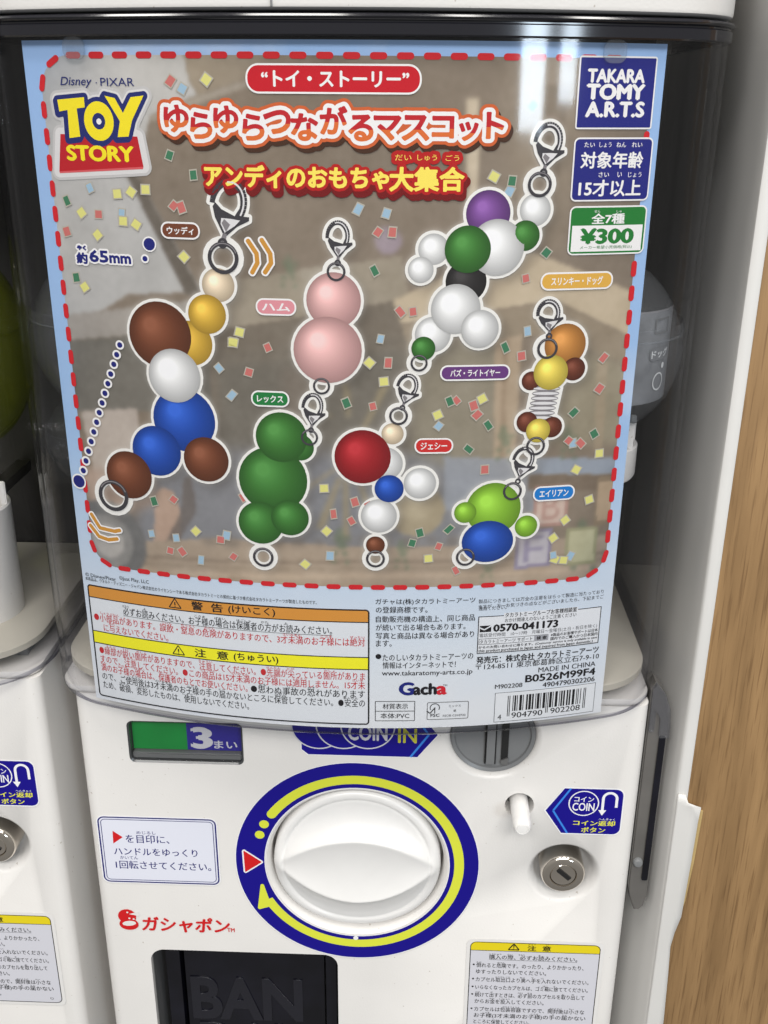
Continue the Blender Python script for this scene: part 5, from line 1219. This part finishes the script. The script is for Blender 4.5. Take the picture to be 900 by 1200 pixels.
capsule('tinted_capsule', 'yellow green tinted capsule added inside the cut off machine at the left edge', -.2265, .050, -.115, .036, .052, 'clear capsules inside the cover', M_LIME)  # capsule added to give the yellow-green streak inside the neighbour
stand('tall white plastic cup inside the cut off machine at the left edge', -.2345, .045, -.196, .024, .048)

# ================================================================== RIGHT SIDE: wooden board, its white edge and film, smoky bracket
board = thing('wooden_board', 'oak veneer board with a white edge standing at the right of the machine', 'board', (.30, .17, -.62))
bm = bmesh.new(); box_bm(bm, .1430, .62, .0, .35, -.62, .12); link_mesh('veneer', bm_mesh('veneer', bm, [M_WOOD]), board)
bm = bmesh.new(); pe = [(.1428, .002), (.1428, -.0004), (.1422, -.0008), (.1382, -.0008), (.1372, -.0002), (.1364, .0014), (.1300, .0200), (.1262, .06), (.1258, .35), (.1428, .35)]
pu = [(.1428, .002), (.1428, -.0004), (.1422, -.0008), (.1382, -.0008), (.1372, -.0002), (.1368, .0014), (.1362, .075), (.1358, .12), (.1358, .35), (.1428, .35)]
def mixp(f): return [(a_[0]+(b_[0]-a_[0])*f, a_[1]+(b_[1]-a_[1])*f) for a_, b_ in zip(pu, pe)]
loft_plan(bm, [[(x, y, z_) for x, y in mixp(f_)] for z_, f_ in ((-.62, 1), (-.33, 1), (-.27, .85), (-.20, .5), (-.13, .2), (-.07, .04), (0, 0), (.12, 0))], cap0=True, cap1=True)  # inner face shaped for brightness: turned forward below to look lit, straight back above
link_mesh('white_edge', bm_mesh('white_edge', bm, [M_BOARDWHITE], True, 40), board)
# peeling white film wrapped over the corner
ed = [(.1412, -.3300), (.1432, -.3352), (.1470, -.3362), (.1497, -.3370), (.1492, -.346), (.1488, -.372), (.1478, -.409), (.1458, -.421), (.1446, -.431), (.1456, -.452), (.1468, -.485), (.1472, -.61)]
bm = bmesh.new(); rows_ = []
for i, (x, z) in enumerate(ed):
    lift = .0022 if 2 <= i <= 6 else .0006
    xa = min(x, .1428)
    rows_.append([(.1376, -.0010, z), (.1384, -.0013, z), (.1402, -.0014, z), (xa-.0008+(x-xa)*.4, -.0014-lift*.3, z), (x, -.0011-lift*.6, z)])
loft_plan(bm, rows_, closed=False)
me = bm_mesh('peeling_film', bm, [M_BOARDWHITE], True)
film = link_mesh('peeling_film', me, board)
md = film.modifiers.new('thick', 'SOLIDIFY'); md.thickness = .0005; md.offset = 1
bm = bmesh.new(); prism_y(bm, [(.1488, -.3400), (.1516, -.3405), (.1508, -.3740), (.1493, -.4000), (.1478, -.4090)], -.0010, -.0004)
link_mesh('tape_residue', bm_mesh('tape_residue', bm, [mat('old_tape', srgb(190, 164, 112), .35, noise=.12, nscale=70)]), board)

br_ = thing('clear_bracket', 'smoky clear plastic bracket in the gap between the machine and the white board edge', 'bracket', (.1285, .012, -.415))
outline = [(.1196, -.2725), (.1215, -.2690), (.1262, -.2745), (.1292, -.283), (.1302, -.293), (.1302, -.404), (.1292, -.4110), (.1270, -.4135), (.1245, -.4135), (.1225, -.409), (.1210, -.402), (.1196, -.396)]
bm = bmesh.new(); prism_y(bm, outline, .006, .018)
bmesh.ops.bevel(bm, geom=[e for e in bm.edges if abs(e.verts[0].co.y-e.verts[1].co.y) < 1e-6 and e.verts[0].co.y < .007], offset=.0008, segments=2, affect='EDGES')
link_mesh('bracket_body', bm_mesh('bracket_body', bm, [mat('bracket_plastic', (.135, .128, .12), .3, noise=.2, nscale=30)], True, 40), br_)
bm = bmesh.new(); prism_y(bm, rrect_pts(.1262, .1294, -.392, -.300, .001), .0050, .0075); link_mesh('dark_strip', bm_mesh('dark_strip', bm, [M_NAVY]), br_)
bm = bmesh.new(); prism_y(bm, [(.1200, -.2715), (.1216, -.2685), (.1264, -.2742), (.1295, -.2828), (.1305, -.293), (.1305, -.2995), (.1255, -.2995), (.1250, -.288), (.1225, -.284), (.1225, -.296), (.1200, -.296)], .0030, .0058); link_mesh('smoky_end', bm_mesh('smoky_end', bm, [M_BRACKET], True, 40), br_)
bm = bmesh.new(); lathe_bm(bm, .1232, -.3800, [(.0026, .006), (.0026, .0045), (.0020, .0036), (.0006, .0034)], 24); link_mesh('screw', bm_mesh('screw', bm, [M_GREY], True, 40), br_)

# dark wall far behind the row of machines
bm = bmesh.new(); box_bm(bm, -1.2, 1.2, .42, .44, -.62, .6)
w = link_mesh('back_of_shelf', bm_mesh('back_of_shelf', bm, [M_DARK]), None, (0, .43, -.62)); w['kind'] = 'structure'
